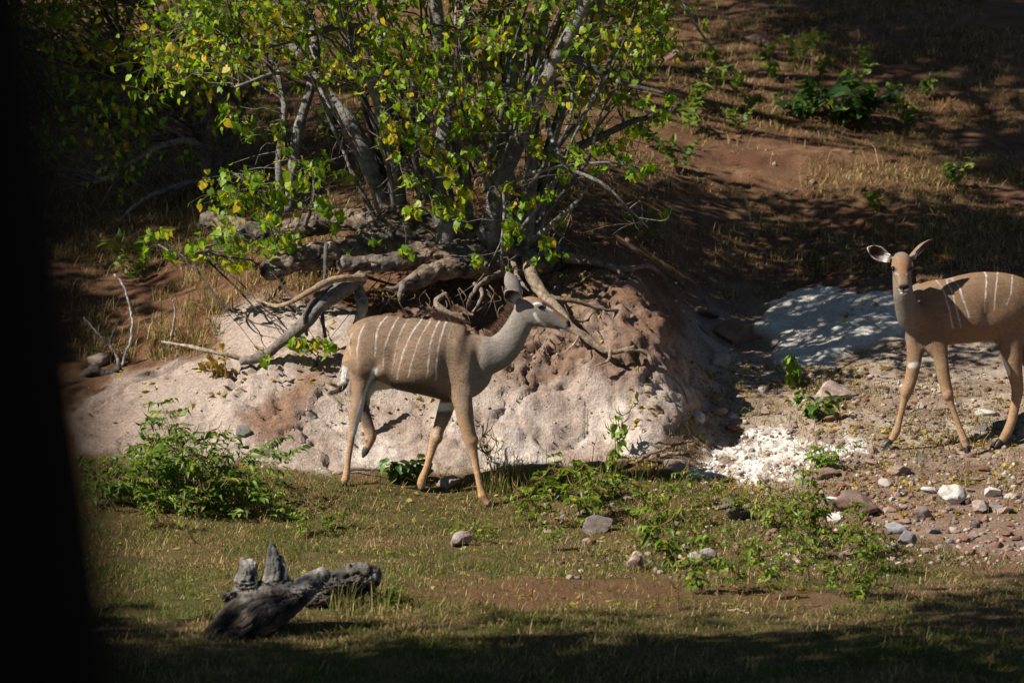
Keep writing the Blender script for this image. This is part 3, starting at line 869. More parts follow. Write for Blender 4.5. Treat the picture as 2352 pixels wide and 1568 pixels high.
C = blend(C, smooth(940, 850, u) * smooth(330, 440, v) * smooth(760, 640, v), GREY * .82)
C = blend(C, smooth(800, 1050, v), TAN * .76)
C *= (1 + 0.16 * fbm(V * 6, 4, 19) + .10 * fbm(V * np.array([14., 40, 40]), 2, 20))[:, None]
side = (dy < dep(u) + .05)
for pts, hw, k in [
    ([(1000, 334), (1055, 410), (1088, 520), (1115, 645)], 5.5, .75), ([(1075, 345), (1112, 430), (1142, 540), (1166, 640)], 5.5, .8),
    ([(1105, 338), (1150, 380), (1182, 470), (1217, 575)], 7, .95), ([(1005, 328), (1060, 336), (1115, 334)], 6, .9),
    ([(1290, 284), (1322, 310), (1322, 420), (1316, 545)], 6.5, .95), ([(1398, 284), (1386, 400), (1373, 530)], 6.5, .85),
    ([(1490, 300), (1482, 420), (1455, 495)], 6, .8)]:
    C = blend(C, line_mask(u + wob * 5, v, pts, hw * .52, hw * .60) * side * (.35 + .65 * smooth(-.35, .15, fbm(V * 22, 3, 44))), WHITE, k * .74)
C = blend(C, line_mask(u + wob * 5, v, [(852, 880), (890, 874)], 13, 12), WHITE, .55)
C = blend(C, line_mask(u + wob * 5, v, [(1372, 770), (1402, 815), (1432, 870), (1462, 925)], 17) * (u < 1475), WHITE, .95)
hd = (dy < -.03) & (v < 445) & (v > 170) & (u > 690) & (u < 900)
hd = hd & ((V - k2h(798, 300, -.15)) @ np.array([0, -.79, .60]) > -.05)
hd = hd.astype(float)
C = blend(C, hd, GREY * np.array([.92, .83, .74]), .6)
C = blend(C, line_mask(u + wob * 6, v, [(755, 240), (795, 230), (836, 240)], 30, 16) * hd, RUST * .8 + GREY * .15, .75)
C = blend(C, line_mask(u, v, [(795, 260), (798, 290)], 24, 14) * hd, RUST * .8, .7)
C = blend(C, line_mask(u, v, [(800, 315), (805, 370)], 14, 8) * hd, RUST * .62, .7)
C = blend(C, line_mask(u, v, [(752, 300), (772, 310)], 4) * hd, WHITE, .3)
C = blend(C, line_mask(u, v, [(824, 309), (840, 300)], 4) * hd, WHITE, .3)
C = blend(C, line_mask(u, v, [(738, 274), (756, 280)], 9) * hd, BLACK * 2, .85)
C = blend(C, line_mask(u, v, [(836, 280), (854, 274)], 9) * hd, BLACK * 2, .85)
C = blend(C, line_mask(u, v, [(792, 388), (826, 388)], 13) * hd, BLACK, .97)
C = blend(C, line_mask(u, v, [(778, 407), (792, 410), (806, 412), (822, 410), (836, 406)], 5.5) * hd, WHITE * 1.08, .97)
C = blend(C, line_mask(u, v, [(807, 400), (807, 414)], 4) * hd, BLACK, .9)
C = blend(C, line_mask(u, v, [(782, 417), (806, 422), (832, 416)], 2.6) * hd, BLACK * 1.5, .9)
C = blend(C, line_mask(u, v, [(790, 430), (822, 430)], 7) * hd, WHITE, .85)
C = paint_ear(C, V, Nn, f1, (.05, .024, .02)); C = paint_ear(C, V, Nn, f2)
set_col(body2, np.clip(C, 0, 1)); body2.materials.append(M_FUR)
bx = k2(1150, 800, .1)
base2 = np.array([bx[0], bx[1], float(gz(bx[0], bx[1])[0])])
kudu2 = thing('antelope', 'striped antelope at the right edge, facing the viewer beside the white chalk patch', 'antelope', base2, 'striped antelopes on the bank')
body2.transform(Matrix.Translation(Vector(-base2)))
link('body', body2, kudu2)
coat(kudu2, body2, C, (.5, .25, -.8), 100000, 12, (v < 440) & (u < 1010) & ((u < 735) | (u > 850) | (v > 370)) & (dy < 0), np.where((v > 820) | (v < 440), .5, 1.0))
for s in (-1, 1):
    eyeball(kudu2, base2, k2h(796 + s * 53, 275, -.246), .0195)
hoof(kudu2, base2, k2(722, 1352, -.085), k2(672, 1396, -.10), .028)
hoof(kudu2, base2, k2(1200, 1388, -.14), k2(1216, 1440, -.16), .027)
hoof(kudu2, base2, k2(1416, 1352, .067), k2(1372, 1398, .05), .028)
hoof(kudu2, base2, k2(1640, 1345, .28), k2(1610, 1392, .26), .027)
R_, D_, L_, K_ = [], [], [], []
pth = catmull(np.array([k2(890, 330, -.02), k2(930, 340, dep(930)), k2(980, 340, dep(980)), k2(1040, 338, dep(1040))]), 50)
for t in range(300):
    q = pth[rg.integers(0, 50)] + np.array([0, rg.normal(0, .012), -.02]); R_.append(q)
    D_.append(np.array([.15, rg.normal(0, .15), 1])); L_.append(rg.uniform(.03, .065)); K_.append(np.array([.24, .14, .075]) * rg.uniform(.5, 1.5))
hair_strip('mane', R_, D_, L_, .0017, K_, kudu2, base2, seed=6)

# ------------------------------------------------------------------ foliage builders
def heart_template():
    m0, m1, tp = (0, .06), (0, .50), (0, 1.0)
    r = [(.25, -.08), (.46, .16), (.40, .50), (.20, .80)]
    pts = [m0, m1, tp] + r + [(-a, b) for a, b in r]
    V = np.array([(x, y, .22 * abs(x) - .22 * y * y + .05 * math.sin(9 * x + 5 * y)) for x, y in pts])
    T = []
    for o, fl in ((3, 0), (7, 1)):
        for t in ((0, o, o + 1), (0, o + 1, 1), (1, o + 1, o + 2), (1, o + 2, o + 3), (1, o + 3, 2)):
            T.append(t if not fl else t[::-1])
    return V, np.array(T)

def lance_template(w=.2):
    V = np.array([(0, 0, 0), (w * .8, .3, .05), (-w * .8, .3, .05), (0, .35, -.02), (w, .6, .02), (-w, .6, .02), (0, .65, -.08), (0, 1, -.2)])
    return V, np.array([(0, 1, 3), (0, 3, 2), (3, 1, 4), (3, 4, 6), (3, 5, 2), (3, 6, 5), (6, 4, 7), (6, 7, 5)])

HEART, LANCE, BROAD = heart_template(), lance_template(), lance_template(.33)

def place_leaves(tmpl, P, tip, nrmv, size, col):
    """vectorised: leaves of a template at P, tip along tip, face along nrmv"""
    TV, TT = tmpl
    vr = np.random.default_rng(len(P)); ws = vr.uniform(.62, 1.12, len(P)); cu = vr.normal(1.0, 1.9, len(P))
    tip = norm(tip); n = norm(nrmv - tip * (nrmv * tip).sum(1, keepdims=True)); s = np.cross(tip, n)
    V = P[:, None] + size[:, None, None] * (TV[None, :, :1] * s[:, None] * ws[:, None, None] + TV[None, :, 1:2] * tip[:, None] + TV[None, :, 2:] * n[:, None] * cu[:, None, None])
    k = len(TV)
    T = (TT[None] + (np.arange(len(P)) * k)[:, None, None]).reshape(-1, 3)
    return V.reshape(-1, 3), T, np.repeat(col, k, 0)

def leaf_colors(n, rg, yellow=.12, dark=.25):
    base = np.array([.20, .32, .011]); lo = np.array([.085, .165, .009]); yl = np.array([.58, .41, .02]); lime = np.array([.33, .40, .014]); br = np.array([.30, .17, .03])
    t = rg.uniform(size=(n, 1))
    c = base * (.75 + .5 * t)
    k = rg.uniform(size=n)
    c[k < dark] = lo * rg.uniform(.7, 1.3, ((k < dark).sum(), 1))
    s = (k > 1 - yellow); c[s] = yl * rg.uniform(.7, 1.15, (s.sum(), 1))
    s = (k > 1 - yellow * 2.6) & (k <= 1 - yellow); c[s] = lime * rg.uniform(.8, 1.15, (s.sum(), 1))
    s = (k > 1 - yellow * .15); c[s] = br
    return c

def limb(parent, name, off, pts, r0, r1, sides=10, col=(.19, .165, .145), lump=.16, seed=0, wob=.012, ref_r=None):
    """one stem, branch or root through (px, py, Y); radii in pixels"""
    C = np.array([at(*q) for q in pts]); n = max(10, len(pts) * 6)
    P = catmull(C, n)
    P = P + np.c_[fbm(P * 3 + seed, 3, seed), fbm(P * 3 + seed + 7, 3, seed + 1), fbm(P * 3 + seed + 3, 3, seed + 2)] * wob * 2
    mpp = 1 / ppm(np.array([q[2] for q in pts]).mean())
    t = np.linspace(0, 1, n)
    R = (r0 * (1 - t) + r1 * t) * mpp * (1 + .12 * noise3(np.c_[t * 9, t * 0 + seed, t * 0], seed))
    V, Q, T = tube_arrays(P, R, sides, lump, seed)
    k = fbm(V * 7 + seed, 3, seed)
    c = np.array(col) * (1 + .35 * k)[:, None]
    me = np_mesh(name, V - off, np.vstack([quads_to_tris(Q), T]), M_BARK, c)
    return link(name, me, parent), P

def grow_twigs(soup, attach, targets, rg, r0=.006, c=(.12, .10, .085)):
    """a bent twig from the nearest limb point to each cluster centre"""
    paths = []
    for q in targets:
        d = ((attach - q) ** 2).sum(1)
        k = np.argsort(d)[:6]
        a = attach[rg.choice(k)]
        L = np.linalg.norm(q - a)
        mid = (a + q) / 2 + rg.normal(0, .10 * L, 3) + np.array([0, 0, .10 * L])
        P = catmull(np.array([a, mid, q]), 7)
        P[1:-1] += rg.normal(0, .012 * min(1, L * 2), (5, 3))
        soup.tube(P, np.linspace(r0 * (1 + L * .5), .0022, 7), 4, c=np.array(c) * rg.uniform(.6, 1.6), cap=False)
        paths.append(P)
    return paths

TO_SUN = -SUN_DIR
def cluster_leaves(centres, spreads, counts, rg, size=(.030, .072), yellow=.12, dark=.25, sunward=.9):
    P = np.repeat(centres, counts, 0) + rg.normal(0, 1, (counts.sum(), 3)) * np.repeat(spreads, counts, 0)
    n = len(P)
    tip = np.c_[rg.normal(0, .7, n), rg.normal(0, .7, n), -np.ones(n)]
    nn = rg.normal(0, .75, (n, 3)) + TO_SUN * sunward + np.array([0, -.25, 0])
    # whole sprays turn yellow together
    cy = np.repeat(np.clip(yellow * rg.choice([.2, .6, 1, 3.2], len(centres), p=[.3, .3, .25, .15]), 0, .9), counts)
    col = leaf_colors(n, rg, .02, dark)
    k = rg.uniform(size=n)
    s = k < cy; col[s] = np.array([.56, .40, .022]) * rg.uniform(.65, 1.15, (s.sum(), 1))
    s = (k >= cy) & (k < cy * 2.2); col[s] = np.array([.32, .38, .016]) * rg.uniform(.8, 1.15, (s.sum(), 1))
    return P, tip, nn, rg.uniform(*size, n), col

# ------------------------------------------------------------------ the big tree on the mound
rgt = np.random.default_rng(21)
tb = np.array([at(1110, 600, 2.6)[0], 2.6, float(gz(at(1110, 600, 2.6)[0], 2.6)[0])])
tree = thing('tree', 'large many-stemmed green and yellow leaved tree with bare roots on the bank edge', 'tree', tb)
BK = (.24, .222, .205); BKD = (.135, .124, .115); DW = (.25, .205, .165); TANB = (.235, .17, .125)
attach = []
def L(name, pts, r0, r1, col=BK, sides=10, lump=.16, wob=.012, att=True):
    o, P = limb(tree, name, tb, pts, r0, r1, sides, col, lump, len(attach) + 1, wob)
    attach.append(P if att else P[:0])
    return o
# the lying trunk mass: boles grown together, with knots and broken ends painted as hollow
def trunk_build(bm):
    def Lf(pts):
        loft(bm, [(at(a, b, Y), r / ppm(Y), r * 1.0 / ppm(Y)) for a, b, Y, r in pts], sides=20)
    Lf([(612, 622, 1.95, 24), (640, 612, 2.0, 28), (690, 594, 2.05, 31), (760, 582, 2.2, 34), (850, 572, 2.35, 42), (940, 555, 2.5, 52), (1030, 548, 2.6, 58), (1120, 565, 2.75, 52)])
    Lf([(782, 606, 1.85, 21), (830, 606, 1.9, 21), (900, 603, 1.95, 22), (980, 592, 2.1, 27), (1060, 582, 2.3, 32), (1130, 590, 2.5, 36)])
    Lf([(470, 500, 3.2, 18), (540, 528, 3.0, 26), (620, 536, 2.9, 24), (700, 520, 2.9, 27), (800, 506, 2.9, 28), (900, 520, 2.8, 34), (980, 540, 2.7, 44)])
    Lf([(840, 565, 2.4, 36), (890, 520, 2.6, 40), (930, 508, 2.75, 44), (1000, 560, 2.6, 50)])
    Lf([(915, 668, 1.72, 12), (940, 652, 1.76, 18), (1000, 624, 1.95, 22), (1080, 612, 2.2, 30), (1190, 600, 2.5, 40), (1290, 590, 2.8, 36)])
    for a, b, Y, r in ((700, 585, 1.95, 16), (880, 545, 2.2, 24), (960, 575, 2.2, 26), (1020, 600, 2.15, 24), (1090, 575, 2.3, 30), (600, 540, 2.75, 15), (1170, 590, 2.35, 26), (760, 560, 2.1, 14)):
        ellipsoid(bm, at(a, b, Y), (r / 300, r / 330, r / 330))
bm = bmesh.new(); trunk_build(bm)
tme = remesh(bm, .0105, 2)
V = co(tme); Nn = nor(tme)
relax(tme, np.ones(len(V)), 4)
V = co(tme)
V = V + Nn * (fbm(V * 7, 4, 3) * .030 + fbm(V * np.array([10, 20, 26]), 4, 5) * .016 - .02 * smooth(.12, .0, np.abs(fbm(V * np.array([5, 9, 14]), 3, 7))))[:, None]
tme.vertices.foreach_set('co', V.astype(np.float32).ravel()); tme.update()
k = smooth(-.2, .25, fbm(V * 4, 4, 9))[:, None]; k2_ = smooth(-.25, .3, fbm(V * 17, 4, 10))[:, None]
tc_ = np.array([.150, .128, .110]) * (1 - k) + np.array([.27, .20, .145]) * k
tc_ = tc_ * (.6 + .6 * k2_)
u, v = proj(V)
for hu, hv, hr in ((604, 624, 13), (772, 606, 11)):      # hollows of the broken ends: their inner shade painted on as dark spots
    tc_ = blend(tc_, smooth(hr, hr * .4, np.hypot(u - hu, (v - hv))), (.02, .016, .013), .9)
set_col(tme, tc_); tme.materials.append(M_BARK)
tme.transform(Matrix.Translation(Vector(-tb)))
link('trunk', tme, tree)
# roots
RT = (.27, .215, .165)
L('root', [(818, 630, 1.95), (824, 665, 1.75), (830, 705, 1.6), (824, 752, 1.62)], 12.0, 11.2, (.36, .30, .24), 12, .3, .028, False)
L('root', [(960, 640, 1.75), (915, 665, 1.7), (880, 668, 1.7)], 9.6, 3.1, DW, 8, .35, .028, False)
L('root', [(925, 655, 1.65), (920, 672, 1.6), (918, 690, 1.6)], 8.0, 3.7, DW, 8, .35, .028, False)
L('root', [(1150, 620, 2.1), (1105, 645, 1.8), (1080, 668, 1.72), (1068, 700, 1.75)], 7.2, 3.7, (.27, .21, .16), 8, .38, .028, False)
L('root', [(1085, 655, 1.8), (1108, 680, 1.7), (1100, 705, 1.66), (1085, 725, 1.7)], 5.6, 2.5, (.33, .26, .2), 8, .38, .028, False)
L('root', [(1030, 672, 1.8), (1005, 690, 1.66), (1035, 712, 1.6), (1070, 730, 1.6), (1080, 738, 1.7)], 8.0, 3.7, (.30, .23, .17), 8, .3, .028, False)
L('root', [(1212, 600, 2.3), (1225, 640, 1.85), (1255, 680, 1.6), (1285, 715, 1.5), (1310, 748, 1.42), (1345, 772, 1.36), (1385, 800, 1.32), (1415, 806, 1.32), (1455, 796, 1.36)], 16.0, 4.3, (.31, .235, .17), 12, .25, .008, False)
L('root', [(1440, 798, 1.32), (1490, 803, 1.36), (1505, 835, 1.36), (1560, 872, 1.5), (1582, 920, 1.5)], 4.8, 1.9, (.27, .20, .14), 8, .38, .028, False)
L('root', [(1400, 805, 1.28), (1395, 830, 1.24), (1370, 842, 1.22)], 4.8, 1.9, (.27, .20, .14), 8, .2, .008, False)
L('root', [(1240, 690, 1.6), (1310, 697, 1.62), (1380, 708, 1.7), (1440, 722, 1.85), (1530, 724, 2.15)], 7.2, 2.5, (.27, .2, .14), 8, .4, .028, False)
L('root', [(1290, 590, 2.5), (1360, 600, 2.5), (1420, 622, 2.5), (1470, 618, 2.55), (1512, 626, 2.7)], 12.8, 3.7, RT, 10, .3, .028, False)
L('root', [(1270, 560, 2.8), (1330, 590, 2.5), (1400, 606, 2.35), (1430, 630, 2.3)], 11.2, 4.3, RT, 10, .3, .028, False)
L('root', [(1180, 600, 2.1), (1195, 640, 1.8), (1215, 670, 1.7)], 6.4, 2.5, RT, 8, .4, .028, False)
L('root', [(1330, 770, 1.38), (1320, 790, 1.3), (1296, 815, 1.28)], 3.2, 1.2, (.40, .31, .23), 6, .2, .008, False)
for k in range(60):       # fine hanging rootlets
    u0 = rgt.uniform(850, 1330); v0 = rgt.uniform(655, 700) if u0 < 1200 else rgt.uniform(700, 770)
    Y0 = 1.75 if u0 < 1200 else 1.5
    L('rootlet', [(u0, v0, Y0), (u0 + rgt.uniform(-18, 18), v0 + 18, Y0 - .04), (u0 + rgt.uniform(-26, 26), v0 + rgt.uniform(25, 60), Y0 - .02)], rgt.uniform(.9, 2.2), .6, (.21, .15, .10), 5, .1, .01, False)
# broken limb leaning down to the left, with its dry side sticks
L('branch', [(830, 640, 1.7), (780, 668, 1.55), (730, 705, 1.45), (690, 748, 1.4), (640, 790, 1.45), (600, 822, 1.45), (552, 832, 1.45)], 20, 9, (.24, .205, .175), 12, .2, .01, False)
L('branch', [(840, 636, 1.6), (770, 642, 1.45), (710, 668, 1.4), (640, 700, 1.5), (590, 690, 1.7)], 10, 3, (.36, .25, .16), 8, .15, .01, False)
L('branch', [(760, 655, 1.5), (720, 690, 1.4), (700, 730, 1.35), (705, 770, 1.4)], 6, 3, BKD, 7, .15, .01, False)
L('branch', [(752, 560, 1.8), (748, 640, 1.6), (742, 720, 1.5), (745, 775, 1.5)], 5, 4, BKD, 7, .15, .01, False)
L('branch', [(560, 826, 1.45), (500, 810, 1.4), (440, 798, 1.45), (370, 782, 1.6)], 6, 3, (.42, .34, .26), 7, .2, .01, False)
# stems
L('stem', [(892, 490, 2.8), (862, 415, 2.75), (832, 330, 2.7), (800, 278, 2.7), (745, 205, 2.8), (690, 130, 2.9), (640, 30, 3.0), (590, -120, 3.1)], 19, 9)
L('stem', [(882, 490, 2.9), (868, 380, 2.9), (846, 262, 2.95), (826, 200, 3.0), (800, 90, 3.0), (790, -60, 3.0)], 11, 6)
L('stem', [(918, 508, 2.7), (906, 400, 2.65), (886, 290, 2.6), (862, 190, 2.6), (822, 100, 2.6), (760, 0, 2.6), (700, -160, 2.6), (650, -380, 2.5)], 20, 11)
L('stem', [(905, 330, 2.7), (897, 220, 2.8), (872, 120, 2.9), (880, 20, 3.0), (920, -150, 3.1)], 13, 7)
L('stem', [(1012, 610, 2.4), (1022, 540, 2.4), (1004, 440, 2.45), (1016, 340, 2.5), (1028, 250, 2.5), (1010, 130, 2.5), (1000, 0, 2.5), (985, -250, 2.4)], 25, 14)
L('stem', [(1078, 560, 2.6), (1070, 380, 2.6), (1066, 260, 2.7), (1074, 150, 2.8), (1060, -60, 2.9)], 11, 6)
L('stem', [(1110, 605, 2.45), (1130, 500, 2.4), (1150, 420, 2.35), (1192, 330, 2.3), (1230, 235, 2.2), (1290, 120, 2.1), (1350, 0, 2.0), (1430, -160, 1.9)], 27, 11)
L('stem', [(1150, 580, 2.6), (1164, 440, 2.7), (1150, 330, 2.75), (1168, 230, 2.8), (1182, 100, 2.9), (1190, -120, 2.9), (1210, -400, 2.9)], 26, 13)
L('stem', [(1202, 570, 2.6), (1216, 430, 2.65), (1222, 330, 2.7), (1226, 240, 2.8), (1245, 100, 2.9), (1270, -80, 3.0)], 20, 10)
L('stem', [(1232, 600, 2.7), (1238, 480, 2.8), (1255, 380, 2.9), (1290, 260, 3.0), (1330, 150, 3.1), (1380, 0, 3.2), (1450, -200, 3.3)], 18, 8)
L('stem', [(1130, 440, 2.4), (1096, 360, 2.2), (1050, 320, 2.1), (985, 255, 2.0), (930, 210, 2.0)], 11, 5)
L('stem', [(990, 420, 2.4), (965, 330, 2.2), (960, 230, 2.1), (930, 120, 2.0)], 10, 5)
L('branch', [(1240, 440, 2.7), (1300, 352, 2.5), (1380, 312, 2.4), (1450, 282, 2.35), (1530, 262, 2.3), (1565, 240, 2.3)], 11, 4, BKD)
L('branch', [(1250, 270, 2.4), (1276, 340, 2.0), (1300, 385, 1.9), (1380, 420, 1.85), (1450, 490, 1.9), (1484, 522, 2.0)], 7, 2, BK)
L('branch', [(1290, 120, 2.1), (1360, 150, 2.0), (1430, 190, 1.95), (1530, 215, 1.9)], 9, 4, BKD)
L('branch', [(1350, 0, 2.0), (1460, -30, 2.0), (1560, 0, 2.0), (1600, 60, 2.0), (1645, 120, 2.0)], 8, 2, BK)
L('branch', [(1150, 430, 2.3), (1215, 400, 2.0), (1300, 380, 1.9), (1400, 372, 1.9), (1490, 385, 1.9)], 6, 2, BK)
L('branch', [(1155, 620, 2.0), (1156, 560, 1.9), (1158, 480, 1.9), (1150, 420, 2.0)], 4, 3, (.30, .27, .25), 7)
L('branch', [(1215, 560, 2.3), (1260, 520, 2.1), (1320, 470, 2.0), (1370, 400, 2.0)], 8, 3, BK)
L('branch', [(665, 485, 3.0), (670, 385, 3.0), (690, 290, 3.0), (716, 200, 3.0), (726, 120, 3.0), (705, 20, 3.0), (660, -140, 3.0)], 14, 8)
L('branch', [(640, 500, 3.0), (643, 350, 3.0), (652, 262, 3.0), (640, 160, 3.1)], 9, 5)
L('branch', [(900, 70, 2.6), (800, 60, 2.4), (700, 85, 2.3), (600, 110, 2.2), (520, 90, 2.2)], 9, 4, BKD)
L('branch', [(760, 210, 2.8), (690, 175, 2.6), (620, 170, 2.4), (540, 200, 2.3)], 7, 3, BK)
L('branch', [(560, 530, 2.9), (520, 545, 2.5), (470, 570, 2.2), (430, 590, 2.1), (360, 560, 2.2)], 6, 2, BK)
L('branch', [(620, 540, 2.8), (600, 470, 2.4), (570, 420, 2.2), (540, 400, 2.2)], 7, 3, BK)
L('branch', [(700, 520, 2.8), (720, 460, 2.4), (720, 400, 2.3), (700, 370, 2.3)], 6, 2, BK)
L('branch', [(930, 520, 2.6), (955, 480, 2.3), (960, 420, 2.1), (930, 380, 2.0), (905, 320, 2.0)], 6, 2, BK)
L('branch', [(700, -100, 2.6), (600, -180, 2.4), (470, -210, 2.3), (330, -200, 2.3)], 10, 4, BKD)
L('branch', [(985, -200, 2.4), (900, -350, 2.0), (760, -480, 1.8)], 12, 5, BKD)
L('branch', [(1210, -400, 2.9), (1180, -600, 3.0), (1120, -800, 3.1)], 12, 4, BKD)
L('branch', [(1430, -160, 1.9), (1520, -300, 1.8), (1580, -460, 1.8)], 10, 4, BKD)
for k in range(46):
    a0 = rgt.uniform(860, 1270); b0 = rgt.uniform(330, 560); Y0 = rgt.uniform(2.1, 3.1)
    dx = (a0 - 1080) * rgt.uniform(.5, 1.5) + rgt.normal(0, 60)
    L('branch', [(a0, b0, Y0), (a0 + dx * .3 + rgt.normal(0, 12), b0 - 130, Y0 - .1), (a0 + dx * .7 + rgt.normal(0, 20), b0 - 280, Y0 + rgt.uniform(-.4, .3)), (a0 + dx * 1.15, b0 - rgt.uniform(380, 560), Y0 + rgt.uniform(-.6, .5))], rgt.uniform(3.5, 8), 2, BK if k % 3 else BKD, 7)
attach = np.vstack(attach)

# leaf sprays: (px, py, Y, spread x, spread y, leaves)
SPR = [(545, 440, 2.1, 42, 30, 46), (600, 410, 2.1, 40, 26, 40), (510, 420, 2.2, 30, 20, 20), (700, 395, 2.1, 32, 24, 40), (735, 385, 2.2, 20, 16, 12), (640, 460, 2.2, 40, 20, 22), (520, 545, 2.0, 40, 22, 40), (600, 560, 2.0, 40, 18, 30), (650, 540, 2.0, 28, 18, 18), (640, 500, 2.0, 22, 12, 14), (525, 595, 2.0, 26, 10, 14), (470, 585, 2.1, 20, 10, 12),
       (372, 525, 2.2, 18, 12, 12), (345, 570, 2.2, 14, 8, 6), (400, 590, 2.2, 16, 9, 7), (745, 480, 2.2, 16, 22, 16), (790, 490, 2.2, 16, 9, 7), (765, 525, 2.0, 12, 14, 8), (905, 295, 1.95, 24, 20, 30), (940, 320, 2.0, 20, 16, 14), (905, 345, 1.95, 16, 12, 10), (860, 320, 2.2, 20, 14, 10), (1000, 320, 1.95, 30, 22, 26), (1050, 300, 2.0, 24, 18, 20), (985, 370, 1.95, 20, 12, 12), (945, 425, 1.95, 24, 16, 20), (1045, 400, 1.95, 26, 18, 22), (960, 490, 1.95, 20, 18, 14), (1040, 490, 1.95, 28, 22, 26), (1000, 455, 2.0, 18, 14, 10), (1085, 440, 2.0, 20, 18, 16), (1190, 445, 1.9, 26, 18, 22), (1180, 505, 1.9, 16, 20, 16), (1165, 560, 1.9, 13, 13, 8), (1175, 520, 1.9, 10, 14, 8), (932, 562, 1.95, 12, 9, 6), (848, 560, 1.95, 11, 7, 5), (1102, 585, 1.95, 14, 9, 7), (805, 585, 1.85, 9, 7, 4), (1260, 430, 2.0, 18, 16, 12), (1250, 340, 2.0, 24, 18, 18), (1250, 560, 2.0, 22, 16, 14), (1280, 590, 2.1, 16, 10, 6), (1300, 510, 2.2, 16, 14, 8), (1230, 600, 2.0, 10, 16, 6),
       (1330, 360, 1.95, 22, 12, 14), (1390, 338, 1.95, 22, 10, 16), (1430, 350, 1.95, 16, 9, 10), (1470, 385, 1.95, 18, 10, 10), (1490, 372, 1.95, 12, 8, 7), (1300, 400, 2.0, 18, 14, 9), (1370, 395, 1.95, 14, 10, 6), (1520, 480, 2.1, 8, 6, 3), (1450, 290, 2.3, 24, 16, 18), (1510, 275, 2.3, 20, 14, 14), (1400, 300, 2.4, 24, 16, 16), (1340, 290, 2.4, 26, 18, 18), (1470, 240, 2.1, 24, 16, 16), (1530, 225, 2.0, 16, 14, 10), (1100, 360, 2.1, 24, 20, 18), (1130, 300, 2.1, 24, 20, 20), (1200, 280, 2.0, 28, 20, 26), (720, 790, 1.4, 22, 12, 16), (745, 775, 1.4, 14, 12, 10), (672, 780, 1.4, 16, 12, 12), (605, 820, 1.35, 9, 8, 4), (1170, 620, 1.7, 5, 5, 2), (520, 262, 3.0, 24, 18, 12), (560, 300, 3.0, 20, 20, 14), (650, 330, 2.6, 20, 22, 14)]
cen, spr, cnt = [], [], []
for a, b, Y, sx, sy, n in SPR:
    n = int(n * 1.55); k = max(1, n // 9)
    for _ in range(k):
        q = at(a + rgt.normal(0, sx * .75), b + rgt.normal(0, sy * .75), Y + rgt.normal(0, .12))
        cen.append(q); f = 1 / ppm(Y); spr.append([sx * .45 * f, .07, sy * .55 * f]); cnt.append(max(2, n // k))
n_low = len(cen)
for _ in range(400):      # the crown in view
    a = rgt.uniform(330, 1570); b = rgt.uniform(-90, 260)
    lim_ = 225 - 60 * math.sin((a - 330) / 1240 * math.pi * 2.5) + (60 if a > 900 else 0) - max(0, a - 1380) * .55
    if b > lim_: b = rgt.uniform(-90, 130)
    Y = rgt.uniform(1.2, 4.2)
    cen.append(at(a, b, Y)); spr.append([.10, .10, .08]); cnt.append(int(rgt.integers(9, 18)))
n_mid = len(cen)
for _ in range(900):      # the crown above the picture
    b = rgt.uniform(-1050, -90)
    a = rgt.uniform(420, 1560) + b * .12
    Y = 4.9 - 3.7 * rgt.uniform() ** 1.5
    cen.append(at(a, b, Y)); spr.append([.16, .16, .13]); cnt.append(int(rgt.integers(9, 15)))
cen, spr, cnt = np.array(cen), np.array(spr), np.array(cnt)
tw_ = Soup()
paths = grow_twigs(tw_, attach, cen, rgt)
for _ in range(260):      # bare dry twigs
    q = at(rgt.uniform(560, 1560), rgt.uniform(150, 620), rgt.uniform(1.7, 3.4))
    a = attach[rgt.choice(np.argsort(((attach - q) ** 2).sum(1))[:14])]
    e = a + norm(q - a + rgt.normal(0, .3, 3)) * rgt.uniform(.2, .65)
    P = catmull(np.array([a, (a + e) / 2 + rgt.normal(0, .05, 3), e]), 6)
    tw_.tube(P, np.linspace(.005, .0015, 6), 4, c=np.array([.17, .145, .125]) * rgt.uniform(.6, 1.7), cap=False)
P, tip, nn, sz, col = cluster_leaves(cen, spr, cnt, rgt, yellow=.13)
cid = np.repeat(np.arange(len(cen)), cnt)
sz[cid >= n_mid] *= 1.7
sz[cid < n_low] *= 1.12
for i in range(0, len(P)):  # leaf stalks
    if cid[i] < n_mid:
        e = cen[cid[i]]
        tw_.tube(np.array([e, (e + P[i]) / 2 + [0, 0, .02], P[i]]), [.0018, .0015, .001], 3, c=(.16, .14, .07), cap=False)
tag(link('twigs', tw_.mesh('twigs', M_BARK, tb), tree), kind='stuff')
lu, lv = proj(P)
vis = np.where((cid < n_low) & (lu > 0) & (lu < 2352) & (lv > 0))[0]
score = sz[vis] / (P[vis, 1] + 25) * np.abs((norm(nn[vis]) @ np.array([0, -1.0, 0])))
pick = vis[np.argsort(-score)[:300]]
rest = np.ones(len(P), bool); rest[pick] = False
V_, T_, C_ = place_leaves(HEART, P[rest] - tb, tip[rest], nn[rest], sz[rest], col[rest])
crown = tag(link('crown', np_mesh('crown', V_, T_, M_LEAF, C_), tree), kind='stuff')
LEAF_COLS = [(.17, .28, .012), (.21, .33, .012), (.10, .19, .010), (.32, .39, .015), (.56, .40, .022), (.45, .40, .02)]
leaf_me = [np_mesh('leaf', HEART[0], HEART[1], M_LEAF, np.broadcast_to(np.array(c), HEART[0].shape)) for c in LEAF_COLS]
